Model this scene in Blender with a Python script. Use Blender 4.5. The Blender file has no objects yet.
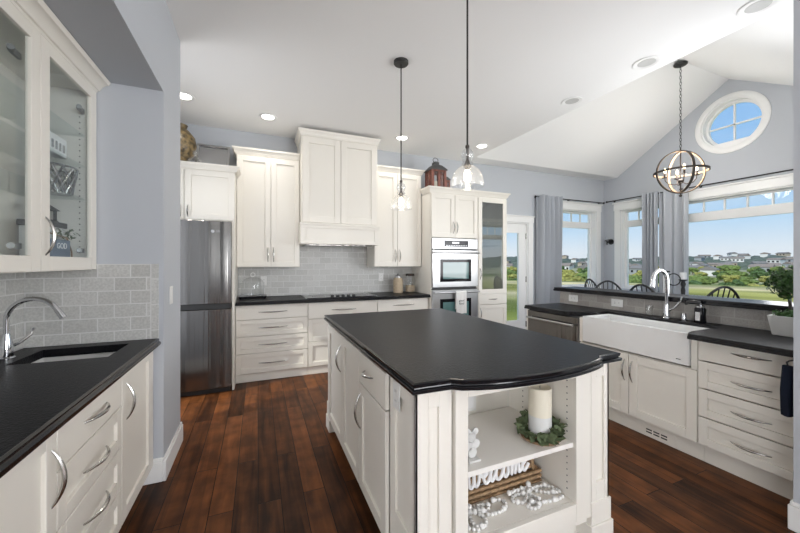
import bpy, bmesh, math, random
from mathutils import Vector, Matrix
from mathutils.geometry import tessellate_polygon
sc = bpy.context.scene
col = sc.collection
PI = math.pi

# ------------------------------------------------------------ camera, world, sun, large lights, exposure
CAM_H = 1.341
cam_d = bpy.data.cameras.new('camera'); cam = bpy.data.objects.new('camera', cam_d); col.objects.link(cam)
cam.location = (0, 0, CAM_H); cam.rotation_euler = (PI/2, 0, -math.radians(22.788))
cam_d.sensor_width = 36; cam_d.lens = 338/800*36; cam_d.shift_y = -3.5/800
cam_d.clip_start = 0.02; cam_d.clip_end = 4000
sc.camera = cam
sc.view_settings.view_transform = 'Standard'; sc.view_settings.look = 'None'
sc.view_settings.gamma = 1; sc.view_settings.use_curve_mapping = False
sc.view_settings.exposure = 0.2

world = bpy.data.worlds.new('sky'); sc.world = world; world.use_nodes = True
wn, wl = world.node_tree.nodes, world.node_tree.links
wn.clear()
w_out = wn.new('ShaderNodeOutputWorld'); w_bg = wn.new('ShaderNodeBackground')
w_tc = wn.new('ShaderNodeTexCoord'); w_sep = wn.new('ShaderNodeSeparateXYZ'); w_ramp = wn.new('ShaderNodeValToRGB')
wl.new(w_tc.outputs['Generated'], w_sep.inputs[0]); wl.new(w_sep.outputs['Z'], w_ramp.inputs[0])
els = w_ramp.color_ramp.elements
els[0].position = 0.0; els[0].color = (0.80, 0.84, 0.90, 1)
els[1].position = 1.0; els[1].color = (0.5, 0.7, 1.0, 1)
for p_, c_ in ((0.03, (0.78, 0.84, 0.92, 1)), (0.09, (0.55, 0.74, 0.94, 1)), (0.2, (0.36, 0.60, 0.92, 1)), (0.45, (0.27, 0.50, 0.88, 1))):
    e_ = els.new(p_); e_.color = c_
w_map = wn.new('ShaderNodeMapping'); w_map.inputs['Scale'].default_value = (2.0, 2.0, 14.0)
w_noise = wn.new('ShaderNodeTexNoise'); w_noise.inputs['Scale'].default_value = 2.0; w_noise.inputs['Detail'].default_value = 6
w_cr = wn.new('ShaderNodeValToRGB'); w_cr.color_ramp.elements[0].position = 0.52; w_cr.color_ramp.elements[1].position = 0.8
w_mul = wn.new('ShaderNodeMath'); w_mul.operation = 'MULTIPLY'; w_mul.inputs[1].default_value = 0.18
w_mix = wn.new('ShaderNodeMixRGB'); w_mix.inputs[2].default_value = (0.86, 0.88, 0.92, 1)
wl.new(w_tc.outputs['Generated'], w_map.inputs[0]); wl.new(w_map.outputs[0], w_noise.inputs['Vector'])
wl.new(w_noise.outputs['Fac'], w_cr.inputs[0]); wl.new(w_cr.outputs[0], w_mul.inputs[0])
wl.new(w_mul.outputs[0], w_mix.inputs[0]); wl.new(w_ramp.outputs[0], w_mix.inputs[1])
wl.new(w_mix.outputs[0], w_bg.inputs[0]); w_bg.inputs[1].default_value = 0.87
wl.new(w_bg.outputs[0], w_out.inputs[0])

def sun_light(direction, strength, color):
    d = bpy.data.lights.new('sun', 'SUN'); d.energy = strength; d.angle = 0.01; d.color = color
    o = bpy.data.objects.new('sun', d); col.objects.link(o)
    o.rotation_euler = Vector(direction).to_track_quat('-Z', 'Y').to_euler()
sun_light((0.85, 0.28, -0.75), 2.8, (1.0, 0.95, 0.86))

def area_light(name, loc, direction, sx, sy, power, color=(1, 1, 1)):
    d = bpy.data.lights.new(name, 'AREA'); d.shape = 'RECTANGLE'; d.size = sx; d.size_y = sy; d.energy = power; d.color = color
    o = bpy.data.objects.new(name, d); col.objects.link(o); o.location = loc
    o.rotation_euler = Vector(direction).to_track_quat('-Z', 'Y').to_euler()
    return o
# added fill lamps standing in for daylight at unseen windows, hall and dining side too
for x_ in (-3.2, -1.0, 1.2):
    area_light('window_daylight', (x_, -7.85, 1.6), (0, 1, .5), 1.7, 1.8, 17, (0.98, 0.98, 1.0))
for y_ in (-5.6, -3.2):
    area_light('window_daylight', (-4.35, y_, 1.6), (1, .35, .5), 1.7, 1.8, 80, (0.98, 0.98, 1.0))
for y_ in (-5.6, -3.2):
    area_light('window_daylight', (2.36, y_, 1.6), (-.8, .5, .8), 1.7, 1.8, 122, (0.98, 0.98, 1.0))
area_light('window_daylight', (3.95, 0.84, 1.6), (0, .9, 1), 1.7, 1.5, 18, (0.98, 0.98, 1.0))
area_light('side_daylight', (3.95, 0.85, 1.62), (-.8, .55, .12), 1.7, 1.45, 46, (0.98, 0.98, 1.0))  # second added fill lamp, unseen, aimed across the kitchen
area_light('hall_daylight', (-1.18, 3.42, 1.35), (1, -.55, -.12), .7, 1.8, 17, (0.98, 0.98, 1.0))  # added fill lamp, unseen, to brighten the island's left side
LIT_SPOT = 14.0       # lit downlights over the kitchen run
REAR_FILL = 14.0      # added fill spots without fixtures, unseen behind the camera

# ------------------------------------------------------------ materials
def mat(name, color=(.8,.8,.8), rough=.5, metal=0.0, spec=.5, noise=None, bump=None, emit=None, coat=0.0):
    m = bpy.data.materials.new(name); m.use_nodes = True
    n, l = m.node_tree.nodes, m.node_tree.links
    b = n['Principled BSDF']
    b.inputs['Base Color'].default_value = (*color, 1); b.inputs['Roughness'].default_value = rough
    b.inputs['Metallic'].default_value = metal; b.inputs['Specular IOR Level'].default_value = spec
    b.inputs['Coat Weight'].default_value = coat
    if noise or bump:
        tc = n.new('ShaderNodeTexCoord')
    if noise:   # (scale xyz, amount)
        scl, amt = noise
        mp = n.new('ShaderNodeMapping'); mp.inputs['Scale'].default_value = scl
        nz = n.new('ShaderNodeTexNoise'); nz.inputs['Scale'].default_value = 1.0; nz.inputs['Detail'].default_value = 5
        l.new(tc.outputs['Object'], mp.inputs[0]); l.new(mp.outputs[0], nz.inputs['Vector'])
        rp = n.new('ShaderNodeValToRGB')
        rp.color_ramp.elements[0].position = .3; rp.color_ramp.elements[1].position = .7
        rp.color_ramp.elements[0].color = (*[max(0, c*(1-amt)) for c in color], 1)
        rp.color_ramp.elements[1].color = (*[min(1, c*(1+amt)) for c in color], 1)
        l.new(nz.outputs['Fac'], rp.inputs[0]); l.new(rp.outputs[0], b.inputs['Base Color'])
    if bump:    # (scale xyz, strength)
        scl, st = bump
        mp = n.new('ShaderNodeMapping'); mp.inputs['Scale'].default_value = scl
        nz = n.new('ShaderNodeTexNoise'); nz.inputs['Scale'].default_value = 1.0; nz.inputs['Detail'].default_value = 4
        bp = n.new('ShaderNodeBump'); bp.inputs['Strength'].default_value = st; bp.inputs['Distance'].default_value = .01
        l.new(tc.outputs['Object'], mp.inputs[0]); l.new(mp.outputs[0], nz.inputs['Vector'])
        l.new(nz.outputs['Fac'], bp.inputs['Height']); l.new(bp.outputs[0], b.inputs['Normal'])
    if emit:
        b.inputs['Emission Color'].default_value = (*emit[0], 1); b.inputs['Emission Strength'].default_value = emit[1]
    return m

def glass_mat(name, tint=(1,1,1), refl=1.0, rough=.0, bump=None, diffuse=0.0, graze=.75):
    """clear pane: lets light straight through, reflects by Fresnel"""
    m = bpy.data.materials.new(name); m.use_nodes = True
    n, l = m.node_tree.nodes, m.node_tree.links; n.clear()
    out = n.new('ShaderNodeOutputMaterial'); tr = n.new('ShaderNodeBsdfTransparent'); gl = n.new('ShaderNodeBsdfGlossy')
    fr = n.new('ShaderNodeLayerWeight'); fr.inputs['Blend'].default_value = .5
    pw = n.new('ShaderNodeMath'); pw.operation = 'POWER'; pw.inputs[1].default_value = 4.0
    mu = n.new('ShaderNodeMath'); mu.operation = 'MULTIPLY_ADD'; mu.inputs[1].default_value = graze; mu.inputs[2].default_value = .035*refl; mu.use_clamp = True
    mx = n.new('ShaderNodeMixShader')
    tr.inputs[0].default_value = (*tint, 1); gl.inputs['Roughness'].default_value = rough
    l.new(fr.outputs['Facing'], pw.inputs[0]); l.new(pw.outputs[0], mu.inputs[0]); l.new(mu.outputs[0], mx.inputs[0]); l.new(tr.outputs[0], mx.inputs[1]); l.new(gl.outputs[0], mx.inputs[2])
    last = mx
    if diffuse:
        df = n.new('ShaderNodeBsdfTranslucent'); df.inputs[0].default_value = (.9,.9,.9,1)
        m2 = n.new('ShaderNodeMixShader'); m2.inputs[0].default_value = diffuse
        l.new(mx.outputs[0], m2.inputs[1]); l.new(df.outputs[0], m2.inputs[2]); last = m2
    if bump:
        tc = n.new('ShaderNodeTexCoord'); nz = n.new('ShaderNodeTexNoise'); nz.inputs['Scale'].default_value = bump[0]
        bp = n.new('ShaderNodeBump'); bp.inputs['Strength'].default_value = bump[1]; bp.inputs['Distance'].default_value = .004
        l.new(tc.outputs['Object'], nz.inputs['Vector']); l.new(nz.outputs['Fac'], bp.inputs['Height'])
        l.new(bp.outputs[0], gl.inputs['Normal']); l.new(bp.outputs[0], fr.inputs['Normal'])
    l.new(last.outputs[0], out.inputs[0])
    return m

def brick_mat(name, axes, c1, c2, mortar, bw, bh, msize, rough, offset=.5, grain=None, bump=.3, shift=(0,0), spec=.5, speck=None):
    m = bpy.data.materials.new(name); m.use_nodes = True
    n, l = m.node_tree.nodes, m.node_tree.links; b = n['Principled BSDF']
    tc = n.new('ShaderNodeTexCoord'); sp = n.new('ShaderNodeSeparateXYZ'); cb = n.new('ShaderNodeCombineXYZ')
    l.new(tc.outputs['Object'], sp.inputs[0])
    for i in (0, 1):
        ad = n.new('ShaderNodeMath'); ad.operation = 'ADD'; ad.inputs[1].default_value = shift[i]
        l.new(sp.outputs[axes[i]], ad.inputs[0]); l.new(ad.outputs[0], cb.inputs[i])
    br = n.new('ShaderNodeTexBrick'); br.offset = offset
    br.inputs['Color1'].default_value = (0,0,0,1); br.inputs['Color2'].default_value = (1,1,1,1); br.inputs['Mortar'].default_value = (.5,.5,.5,1)
    br.inputs['Scale'].default_value = 1; br.inputs['Brick Width'].default_value = bw; br.inputs['Row Height'].default_value = bh
    br.inputs['Mortar Size'].default_value = msize; br.inputs['Mortar Smooth'].default_value = .2; br.inputs['Bias'].default_value = 0
    l.new(cb.outputs[0], br.inputs['Vector'])
    rp = n.new('ShaderNodeValToRGB'); rp.color_ramp.elements[0].color = (*c1,1); rp.color_ramp.elements[1].color = (*c2,1)
    if grain: rp.color_ramp.elements[0].position = .24; rp.color_ramp.elements[1].position = .78
    fac = br.outputs['Color']
    if grain:   # scale along (u, v), amount added to the ramp factor
        mp = n.new('ShaderNodeMapping'); mp.inputs['Scale'].default_value = (grain[0], grain[1], 1)
        # shift the grain by the plank's own tone so it breaks at every joint
        va = n.new('ShaderNodeVectorMath'); va.operation = 'MULTIPLY_ADD'; va.inputs[1].default_value = (7.3, 3.1, 5.7)
        l.new(br.outputs['Color'], va.inputs[0]); l.new(cb.outputs[0], va.inputs[2]); l.new(va.outputs[0], mp.inputs[0])
        nz = n.new('ShaderNodeTexNoise'); nz.inputs['Scale'].default_value = 1; nz.inputs['Detail'].default_value = 8; nz.inputs['Distortion'].default_value = .6
        l.new(mp.outputs[0], nz.inputs['Vector'])
        mx = n.new('ShaderNodeMixRGB'); mx.inputs[0].default_value = grain[2]
        l.new(br.outputs['Color'], mx.inputs[1]); l.new(nz.outputs['Fac'], mx.inputs[2]); fac = mx.outputs[0]
    l.new(fac, rp.inputs[0])
    c = rp.outputs[0]
    if speck:
        nz2 = n.new('ShaderNodeTexNoise'); nz2.inputs['Scale'].default_value = speck[0]; nz2.inputs['Detail'].default_value = 3
        l.new(tc.outputs['Object'], nz2.inputs['Vector'])
        r2 = n.new('ShaderNodeValToRGB'); r2.color_ramp.elements[0].position = .35; r2.color_ramp.elements[1].position = .65
        r2.color_ramp.elements[0].color = (1-speck[1],)*3+(1,); r2.color_ramp.elements[1].color = (1+speck[1],)*3+(1,)
        l.new(nz2.outputs['Fac'], r2.inputs[0])
        mm = n.new('ShaderNodeMixRGB'); mm.blend_type = 'MULTIPLY'; mm.inputs[0].default_value = 1
        l.new(c, mm.inputs[1]); l.new(r2.outputs[0], mm.inputs[2]); c = mm.outputs[0]
    mo = n.new('ShaderNodeMixRGB'); mo.inputs[2].default_value = (*mortar,1)
    l.new(br.outputs['Fac'], mo.inputs[0]); l.new(c, mo.inputs[1]); l.new(mo.outputs[0], b.inputs['Base Color'])
    b.inputs['Roughness'].default_value = rough; b.inputs['Specular IOR Level'].default_value = spec
    bp = n.new('ShaderNodeBump'); bp.inputs['Strength'].default_value = bump; bp.inputs['Distance'].default_value = .004; bp.invert = True
    l.new(br.outputs['Fac'], bp.inputs['Height'])
    if grain:
        b2 = n.new('ShaderNodeBump'); b2.inputs['Strength'].default_value = .25; b2.inputs['Distance'].default_value = .004
        l.new(nz.outputs['Fac'], b2.inputs['Height']); l.new(bp.outputs[0], b2.inputs['Normal']); l.new(b2.outputs[0], b.inputs['Normal'])
    else:
        l.new(bp.outputs[0], b.inputs['Normal'])
    return m

M = {}
M['wall'] = mat('pale_blue_grey_paint', (.52,.545,.585), .6, spec=.3)
M['ceil'] = mat('white_ceiling_paint', (.90,.90,.895), .7, spec=.2)
M['trim'] = mat('white_trim_paint', (.88,.88,.87), .35)
M['cab'] = mat('cream_cabinet_paint', (.835,.80,.73), .38)
M['cabin'] = mat('cream_cabinet_interior', (.86,.83,.78), .45)
M['granite'] = mat('black_leathered_granite', (.009,.009,.011), .36, spec=.12, noise=((90,90,90),.5), bump=((110,110,110),.2))
M['granite_edge'] = mat('polished_black_granite_edge', (.008,.008,.010), .16, spec=.4)
M['steel'] = mat('stainless_steel', (.19,.183,.175), .15, 1.0, bump=((10,10,.1),1.0))
M['steel_light'] = mat('polished_stainless', (.46,.46,.465), .28, 1.0)
M['nickel'] = mat('satin_nickel', (.50,.49,.47), .22, 1.0)
M['chrome'] = mat('chrome', (.66,.67,.69), .09, 1.0)
M['black'] = mat('black_metal', (.012,.012,.012), .4)
M['blackgloss'] = mat('black_glass', (.008,.008,.01), .08, spec=.25)
M['ovenglass'] = mat('oven_window_glass', (.10,.20,.20), .05, coat=.5)
M['whiteclay'] = mat('white_fireclay', (.84,.84,.83), .15)
M['pane'] = glass_mat('window_glass', (.97,.99,.99), .4, graze=.25)
M['cabglass'] = glass_mat('cabinet_glass', (.95,.975,.975), 1.2, graze=.4)
M['hinge'] = mat('dull_hinge_metal', (.30,.30,.30), .5, .7)
M['towerglass'] = glass_mat('tower_door_glass', (.95,.975,.975), 7.0, graze=.5)
M['shelfglass'] = glass_mat('shelf_glass', (.96,.985,.98), 1.0, graze=.25)
M['seedglass'] = glass_mat('seeded_glass', (.93,.94,.95), 3.5, .05, (60, .7), .07)
M['clearglass'] = glass_mat('clear_glass', (.985,.99,.99), 1.6)
M['curtain'] = mat('silver_grey_curtain', (.50,.525,.565), .75, spec=.2)
M['floor'] = brick_mat('walnut_planks', (1,0), (.022,.0075,.0026), (.185,.063,.019), (.004,.002,.001), 1.25, .122, .0024, .38, .37, (1.8, 24, .66), .6, spec=.16, speck=(7,.32))
TILE = dict(c1=(.50,.50,.48), c2=(.60,.60,.58), mortar=(.72,.72,.71), bw=.1555, bh=.0785, msize=.0034, rough=.35, speck=(90,.10), bump=.35)
M['tile_x'] = brick_mat('stone_tile_back', (0,2), **TILE)
M['tile_y'] = brick_mat('stone_tile_side', (1,2), **TILE)
M['tile_border'] = brick_mat('stone_tile_border', (2,0), **dict(TILE, bh=.6))
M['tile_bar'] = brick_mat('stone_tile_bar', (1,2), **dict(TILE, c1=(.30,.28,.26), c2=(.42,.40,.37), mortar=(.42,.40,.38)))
M['bulb'] = mat('glowing_bulb', (1,.9,.7), .3, emit=((1,.86,.66), 14))
M['warmbulb'] = mat('glowing_candle_bulb', (1,.85,.6), .3, emit=((1,.74,.42), 7))
M['led'] = mat('downlight_lens', (1,1,1), .4, emit=((1,.97,.92), 6))
M['candle'] = mat('ivory_wax', (.80,.75,.62), .5)
M['bead'] = mat('white_painted_beads', (.78,.77,.75), .5)
M['wood'] = mat('weathered_wood', (.30,.19,.11), .6, noise=((30,30,4),.35))
M['wicker'] = mat('brown_wicker', (.34,.22,.12), .65, noise=((60,60,60),.4))
M['leaf'] = mat('eucalyptus_leaves', (.12,.155,.08), .75, spec=.2, noise=((40,40,40),.4))
M['topiary'] = mat('boxwood_leaves', (.045,.11,.025), .5, noise=((50,50,50),.5))
M['red_lantern'] = mat('weathered_red_wood', (.20,.075,.055), .6, noise=((40,40,12),.4))
M['dark_roof'] = mat('dark_pewter_metal', (.07,.07,.07), .5)
M['plastic'] = mat('white_plastic', (.82,.82,.80), .35)
M['navy'] = mat('navy_towel_cloth', (.012,.016,.028), .9, spec=.1)
M['cloth'] = mat('white_towel_cloth', (.80,.79,.77), .9, spec=.1)
M['pot'] = mat('white_ceramic', (.72,.72,.70), .45)
M['vase'] = mat('mottled_copper_glaze', (.12,.085,.038), .35, noise=((26,26,26),.95))
M['silver'] = mat('silver_tray', (.55,.55,.56), .22, 1.0)
M['godblue'] = mat('grey_blue_wood_block', (.16,.20,.27), .6)
M['white'] = mat('white_paper', (.85,.85,.85), .6)
M['dark_ring'] = mat('dark_bronze', (.06,.05,.045), .45, .6)
M['oak_ring'] = mat('light_oak_ring', (.30,.20,.12), .5, noise=((20,20,20),.2))
M['kernel'] = mat('beige_kernels', (.50,.40,.28), .7, noise=((160,160,160),.5))

# ------------------------------------------------------------ mesh builder
def face_map(face, p0):
    if face == 'S': return lambda a, z, d: Vector((a, p0-d, z))
    if face == 'N': return lambda a, z, d: Vector((a, p0+d, z))
    if face == 'E': return lambda a, z, d: Vector((p0+d, a, z))
    if face == 'W': return lambda a, z, d: Vector((p0-d, a, z))

def world_loc(o):
    v = Vector((0,0,0))
    while o is not None:
        v += o.location; o = o.parent
    return v

class MB:
    def __init__(s): s.bm = bmesh.new()
    def box(s, x0, x1, y0, y1, z0, z1):
        x0, x1 = sorted((x0,x1)); y0, y1 = sorted((y0,y1)); z0, z1 = sorted((z0,z1))
        v = [s.bm.verts.new((x,y,z)) for x in (x0,x1) for y in (y0,y1) for z in (z0,z1)]
        for f in ((0,1,3,2),(4,6,7,5),(0,4,5,1),(2,3,7,6),(0,2,6,4),(1,5,7,3)): s.bm.faces.new([v[i] for i in f])
        return s
    def fbox(s, F, a0, a1, z0, z1, d0, d1):
        p, q = F(a0,z0,d0), F(a1,z1,d1)
        return s.box(p.x,q.x,p.y,q.y,p.z,q.z)
    def hexa(s, pts):   # 8 points: bottom ring 4, top ring 4
        v = [s.bm.verts.new(p) for p in pts]
        for f in ((3,2,1,0),(4,5,6,7),(0,1,5,4),(1,2,6,5),(2,3,7,6),(3,0,4,7)): s.bm.faces.new([v[i] for i in f])
        return s
    def rings(s, rings, cap=True, closed=True):
        R = [[s.bm.verts.new(p) for p in r] for r in rings]
        for A, B in zip(R, R[1:]):
            n = len(A)
            for i in range(n if closed else n-1):
                j = (i+1) % n
                s.bm.faces.new((A[i],A[j],B[j],B[i]))
        if cap and closed:
            s.bm.faces.new(R[0][::-1]); s.bm.faces.new(R[-1])
        return s
    def lathe(s, prof, c=(0,0,0), n=24, cap=True):
        c = Vector(c)
        return s.rings([[c+Vector((r*math.cos(2*PI*i/n), r*math.sin(2*PI*i/n), z)) for i in range(n)] for r, z in prof], cap)
    def tube(s, pts, r, n=8, cap=True, flat=1.0, closed=False, flatdir=None):
        pts = [Vector(p) for p in pts]; N = len(pts); rr = r if isinstance(r, (list,tuple)) else [r]*N
        up = None; rings = []
        for i in range(N):
            if closed: t = pts[(i+1)%N]-pts[i-1]
            else: t = pts[min(i+1,N-1)]-pts[max(i-1,0)]
            if t.length < 1e-9: t = Vector((0,0,1))
            t.normalize()
            if up is None:
                up = flatdir.copy() if flatdir else (Vector((0,0,1)) if abs(t.z) < .9 else Vector((1,0,0)))
            u = up - t*up.dot(t)
            if u.length < 1e-6: u = t.orthogonal()
            u.normalize(); v = t.cross(u); up = u if not flatdir else flatdir.copy()
            rings.append([pts[i]+(u*math.cos(2*PI*k/n)*flat+v*math.sin(2*PI*k/n))*rr[i] for k in range(n)])
        if closed:
            R = [[s.bm.verts.new(p) for p in q] for q in rings]
            for i in range(N):
                A, B = R[i], R[(i+1)%N]
                for k in range(n): s.bm.faces.new((A[k],A[(k+1)%n],B[(k+1)%n],B[k]))
            return s
        return s.rings(rings, cap)
    def cyl(s, p, q, r, n=16, r2=None): return s.tube([p,q],[r, r if r2 is None else r2], n)
    def sphere(s, c, r, seg=12, scale=(1,1,1)):
        c = Vector(c); h = seg//2
        prof = [(max(1e-4*r, r*math.sin(PI*i/h)), -r*math.cos(PI*i/h)) for i in range(h+1)]
        return s.rings([[c+Vector((q*math.cos(2*PI*k/seg)*scale[0], q*math.sin(2*PI*k/seg)*scale[1], z*scale[2])) for k in range(seg)] for q, z in prof])
    def plate(s, outline, holes, mp, d0, d1):
        """flat plate with holes; outline/holes are 2D loops, mp(a,b,d)->point"""
        loops = [outline]+list(holes)
        flat = [p for lp in loops for p in lp]
        tris = tessellate_polygon([[Vector((p[0],p[1],0)) for p in lp] for lp in loops])
        A = [s.bm.verts.new(mp(p[0],p[1],d0)) for p in flat]; B = [s.bm.verts.new(mp(p[0],p[1],d1)) for p in flat]
        for t in tris:
            try:
                s.bm.faces.new([A[i] for i in t]); s.bm.faces.new([B[i] for i in reversed(t)])
            except ValueError: pass
        k = 0
        for lp in loops:
            n = len(lp)
            for i in range(n):
                a, b = k+i, k+(i+1)%n
                s.bm.faces.new((A[a],A[b],B[b],B[a]))
            k += n
        return s
    def build(s, name, m, parent=None, bevel=0.0, smooth=True, angle=35, loc=None):
        if loc is None: loc = Vector((0,0,0))
        off = world_loc(parent) if parent is not None else Vector((0,0,0))
        loc = Vector(loc)
        bmesh.ops.recalc_face_normals(s.bm, faces=s.bm.faces)
        for v in s.bm.verts: v.co -= off+loc
        me = bpy.data.meshes.new(name); s.bm.to_mesh(me); s.bm.free()
        for p in me.polygons: p.use_smooth = smooth
        if smooth: me.set_sharp_from_angle(angle=math.radians(angle))
        me.materials.append(m if not isinstance(m, str) else M[m])
        o = bpy.data.objects.new(name, me); col.objects.link(o); o.location = loc
        if parent is not None: o.parent = parent
        if bevel:
            b = o.modifiers.new('edge', 'BEVEL'); b.width = bevel; b.segments = 1; b.limit_method = 'ANGLE'; b.angle_limit = math.radians(40)
        return o

def tag(o, label=None, cat=None, group=None, kind=None):
    if label: o['label'] = label
    if cat: o['category'] = cat
    if group: o['group'] = group
    if kind: o['kind'] = kind
    return o
def thing(name, label, cat, loc=(0,0,0), group=None, kind=None):
    o = bpy.data.objects.new(name, None); col.objects.link(o); o.location = loc; o.empty_display_size = .1
    return tag(o, label, cat, group, kind)
def struct(o): o['kind'] = 'structure'; return o
def dup_tree(o, parent=None):
    c = o.copy(); col.objects.link(c)
    if parent is not None: c.parent = parent
    for ch in list(o.children): dup_tree(ch, c)
    return c
def offset_poly(poly, d):
    """inset a counter-clockwise polygon by d (negative = outset)"""
    n = len(poly); out = []
    for i in range(n):
        p0, p1, p2 = Vector(poly[i-1]), Vector(poly[i]), Vector(poly[(i+1)%n])
        e1 = (p1-p0).normalized(); e2 = (p2-p1).normalized()
        n1 = Vector((-e1.y, e1.x)); n2 = Vector((-e2.y, e2.x))
        k = n1+n2; k = k/max(.35, k.dot(n1)) if k.length > 1e-6 else n1
        out.append(p1+k*d)
    return out
def slab_profile(poly, z0, z1, prof):
    """stack of inset rings; prof = [(t, inset)], t in 0..1"""
    mb = MB(); R = []
    for t, d in prof: R.append([Vector((p[0],p[1],z0+(z1-z0)*t)) for p in offset_poly(poly, d)])
    mb.rings(R); return mb
def counter_top(poly, z0, z1, prof, parent):
    R = [[Vector((p[0],p[1],z0+(z1-z0)*t)) for p in offset_poly(poly, d)] for t, d in prof]
    mb = MB(); mb.rings(R, cap=False); last = prof[-1][1]
    mb.build('moulded_edge', 'granite_edge', parent)
    mb = MB(); q = offset_poly(poly, last)
    mb.rings([[Vector((p[0],p[1],z)) for p in q] for z in (z0, z1)]); return mb.build('slab', 'granite', parent)
OGEE = [(0,.005),(.06,.001),(.34,0),(.40,.003),(.44,.010),(.52,.011),(.58,.007),(.90,.004),(.97,.008),(1,.014)]

def text_obj(name, body, size, m, parent, F, a, z, d, depth=.001, flip=1, angle=0):
    cu = bpy.data.curves.new(name, 'FONT'); cu.body = body; cu.size = size; cu.extrude = depth; cu.align_x = 'CENTER'; cu.align_y = 'CENTER'
    t = bpy.data.objects.new(name, cu); col.objects.link(t)
    dg = bpy.context.evaluated_depsgraph_get(); dg.update()
    me = bpy.data.meshes.new_from_object(t.evaluated_get(dg))
    bpy.data.objects.remove(t); bpy.data.curves.remove(cu)
    off = world_loc(parent)
    ca, sa = math.cos(angle), math.sin(angle)
    for v in me.vertices:
        x, y = v.co.x*ca-v.co.y*sa, v.co.x*sa+v.co.y*ca
        v.co = F(a+x*flip, z+y, d+v.co.z)-off
    me.materials.clear(); me.materials.append(M[m]); me.update(); me.name = name
    o = bpy.data.objects.new(name, me); col.objects.link(o); o.parent = parent
    return o

# ------------------------------------------------------------ cabinet parts
def shaker(F, a0, a1, z0, z1, parent, name='door', fw=.058, d=.020, rec=.0125, m='cab', slab=False, glass=None):
    a0 += .0012; a1 -= .0012; z0 += .001; z1 -= .001
    mb = MB()
    if slab:
        mb.fbox(F, a0,a1,z0,z1,0,d)
    else:
        mb.fbox(F, a0,a0+fw,z0,z1,0,d); mb.fbox(F, a1-fw,a1,z0,z1,0,d)
        mb.fbox(F, a0+fw,a1-fw,z0,z0+fw,0,d); mb.fbox(F, a0+fw,a1-fw,z1-fw,z1,0,d)
        if not glass: mb.fbox(F, a0+fw,a1-fw,z0+fw,z1-fw,0.001,d-rec)
    o = mb.build(name, m, parent, bevel=.0015)
    if glass:
        g = MB().fbox(F, a0+fw-.003,a1-fw+.003,z0+fw-.003,z1-fw+.003,.006,.010).build('glass_pane', glass, o)
    return o
def pull(F, a0, a1, z0, z1, d, parent, bow=.032, r=.0055, m='nickel'):
    pts, rr = [], []; n = 12
    for i in range(n+1):
        t = i/n
        pts.append(F(a0+(a1-a0)*t, z0+(z1-z0)*t, d+bow*(math.sin(PI*t)**.8)-.002)); rr.append(r*(.55+.75*math.sin(PI*t)))
    return MB().tube(pts, rr, 8).build('handle', m, parent)
def crown(F, a0, a1, z0, z1, parent, depth_left, depth_right, proj=.055, m='cab', ends=(1,1)):
    """crown moulding across the front with returns down the sides; ends = whether each end projects sideways"""
    prof = [(0,.002),(.10,.006),(.11,.014),(.24,.016),(.26,.022),(.55,.030),(.74,.042),(.76,.049),(1,.055)]
    mb = MB(); R = []
    for t, p in prof:
        p *= proj/.055; z = z0+(z1-z0)*t
        pl, pr = p*ends[0], p*ends[1]; R.append([F(a0-pl, z, -depth_left), F(a0-pl, z, p), F(a1+pr, z, p), F(a1+pr, z, -depth_right)])
    mb.rings(R); return mb.build('crown_moulding', m, parent)
# ============================================================ SETTING
XR, YB, HC = 6.44, 4.70, 3.0          # right wall, back wall, flat ceiling
struct(MB().box(-4.6, 2.63, -8.15, .65, -.15, 0).box(-1.45, 6.60, .65, 4.86, -.15, 0).build('floor', 'floor'))

# ceiling with the rectangular opening of the vault, and the gabled vault above it
VX, VY0, VY1, VR = 3.15, 1.05, 4.42, 4.07
struct(MB().plate([(-4.6,-8.15),(2.63,-8.15),(2.63,.65),(6.60,.65),(6.60,4.86),(-1.45,4.86),(-1.45,.65),(-4.6,.65)],
    [[(VX,VY0),(XR+.02,VY0),(XR+.02,VY1),(VX,VY1)]], lambda a,b,d: Vector((a,b,d)), HC, HC+.15).build('ceiling', 'ceil'))
ym = (VY0+VY1)/2
v = MB()
for (ya, yb) in ((VY0, ym), (VY1, ym)):
    v.hexa([(VX-.1,ya,HC+.002),(XR+.16,ya,HC+.002),(XR+.16,yb,VR),(VX-.1,yb,VR),
            (VX-.1,ya,HC+.16),(XR+.16,ya,HC+.16),(XR+.16,yb,VR+.16),(VX-.1,yb,VR+.16)])
v.plate([(VY0,HC+.152),(VY1,HC+.152),(ym,VR+.1)], [], lambda a,b,d: Vector((d,a,b)), VX-.1, VX)
struct(v.build('ceiling_vault', 'ceil', smooth=False))

# left wall: thick, with the wet-bar alcove cut into it
AX, AXB, AY0, AY1, SOF = -.538, -1.18, .80, 2.49, 2.40
w = MB()
w.box(-1.45, AXB, .55, 2.49, 0, HC); w.box(AXB, AX, .55, AY0, 0, HC)
w.box(AXB, AX, AY0, AY1, SOF, HC); w.box(-1.45, AX, AY1, 2.98, 0, HC); w.box(-1.45, -1.22, 2.98, 3.04, 0, HC); w.box(-1.45, -1.22, 3.80, YB, 0, HC); w.box(-1.45, -1.22, 3.04, 3.80, 0, .4); w.box(-1.45, -1.22, 3.04, 3.80, 2.3, HC)
struct(w.build('wall_left', 'wall', smooth=False))
bb = MB()
for (x0,x1,y0,y1) in ((AX,AX+.016,AY1-.016,2.98),(-.69,AX,AY1-.016,AY1),(AX-.4,AX+.016,2.98,2.996)):
    bb.box(x0,x1,y0,y1,0,.125); 
    bb.box(x0 if x0<AX else AX, x1-.006 if x1>AX else x1, y0+(.006 if y1<2.98 or x0==AX else 0), y1-(.006 if y1>2.98 else 0), .125, .145)
struct(bb.build('baseboard_left', 'trim', bevel=.003))

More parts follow.
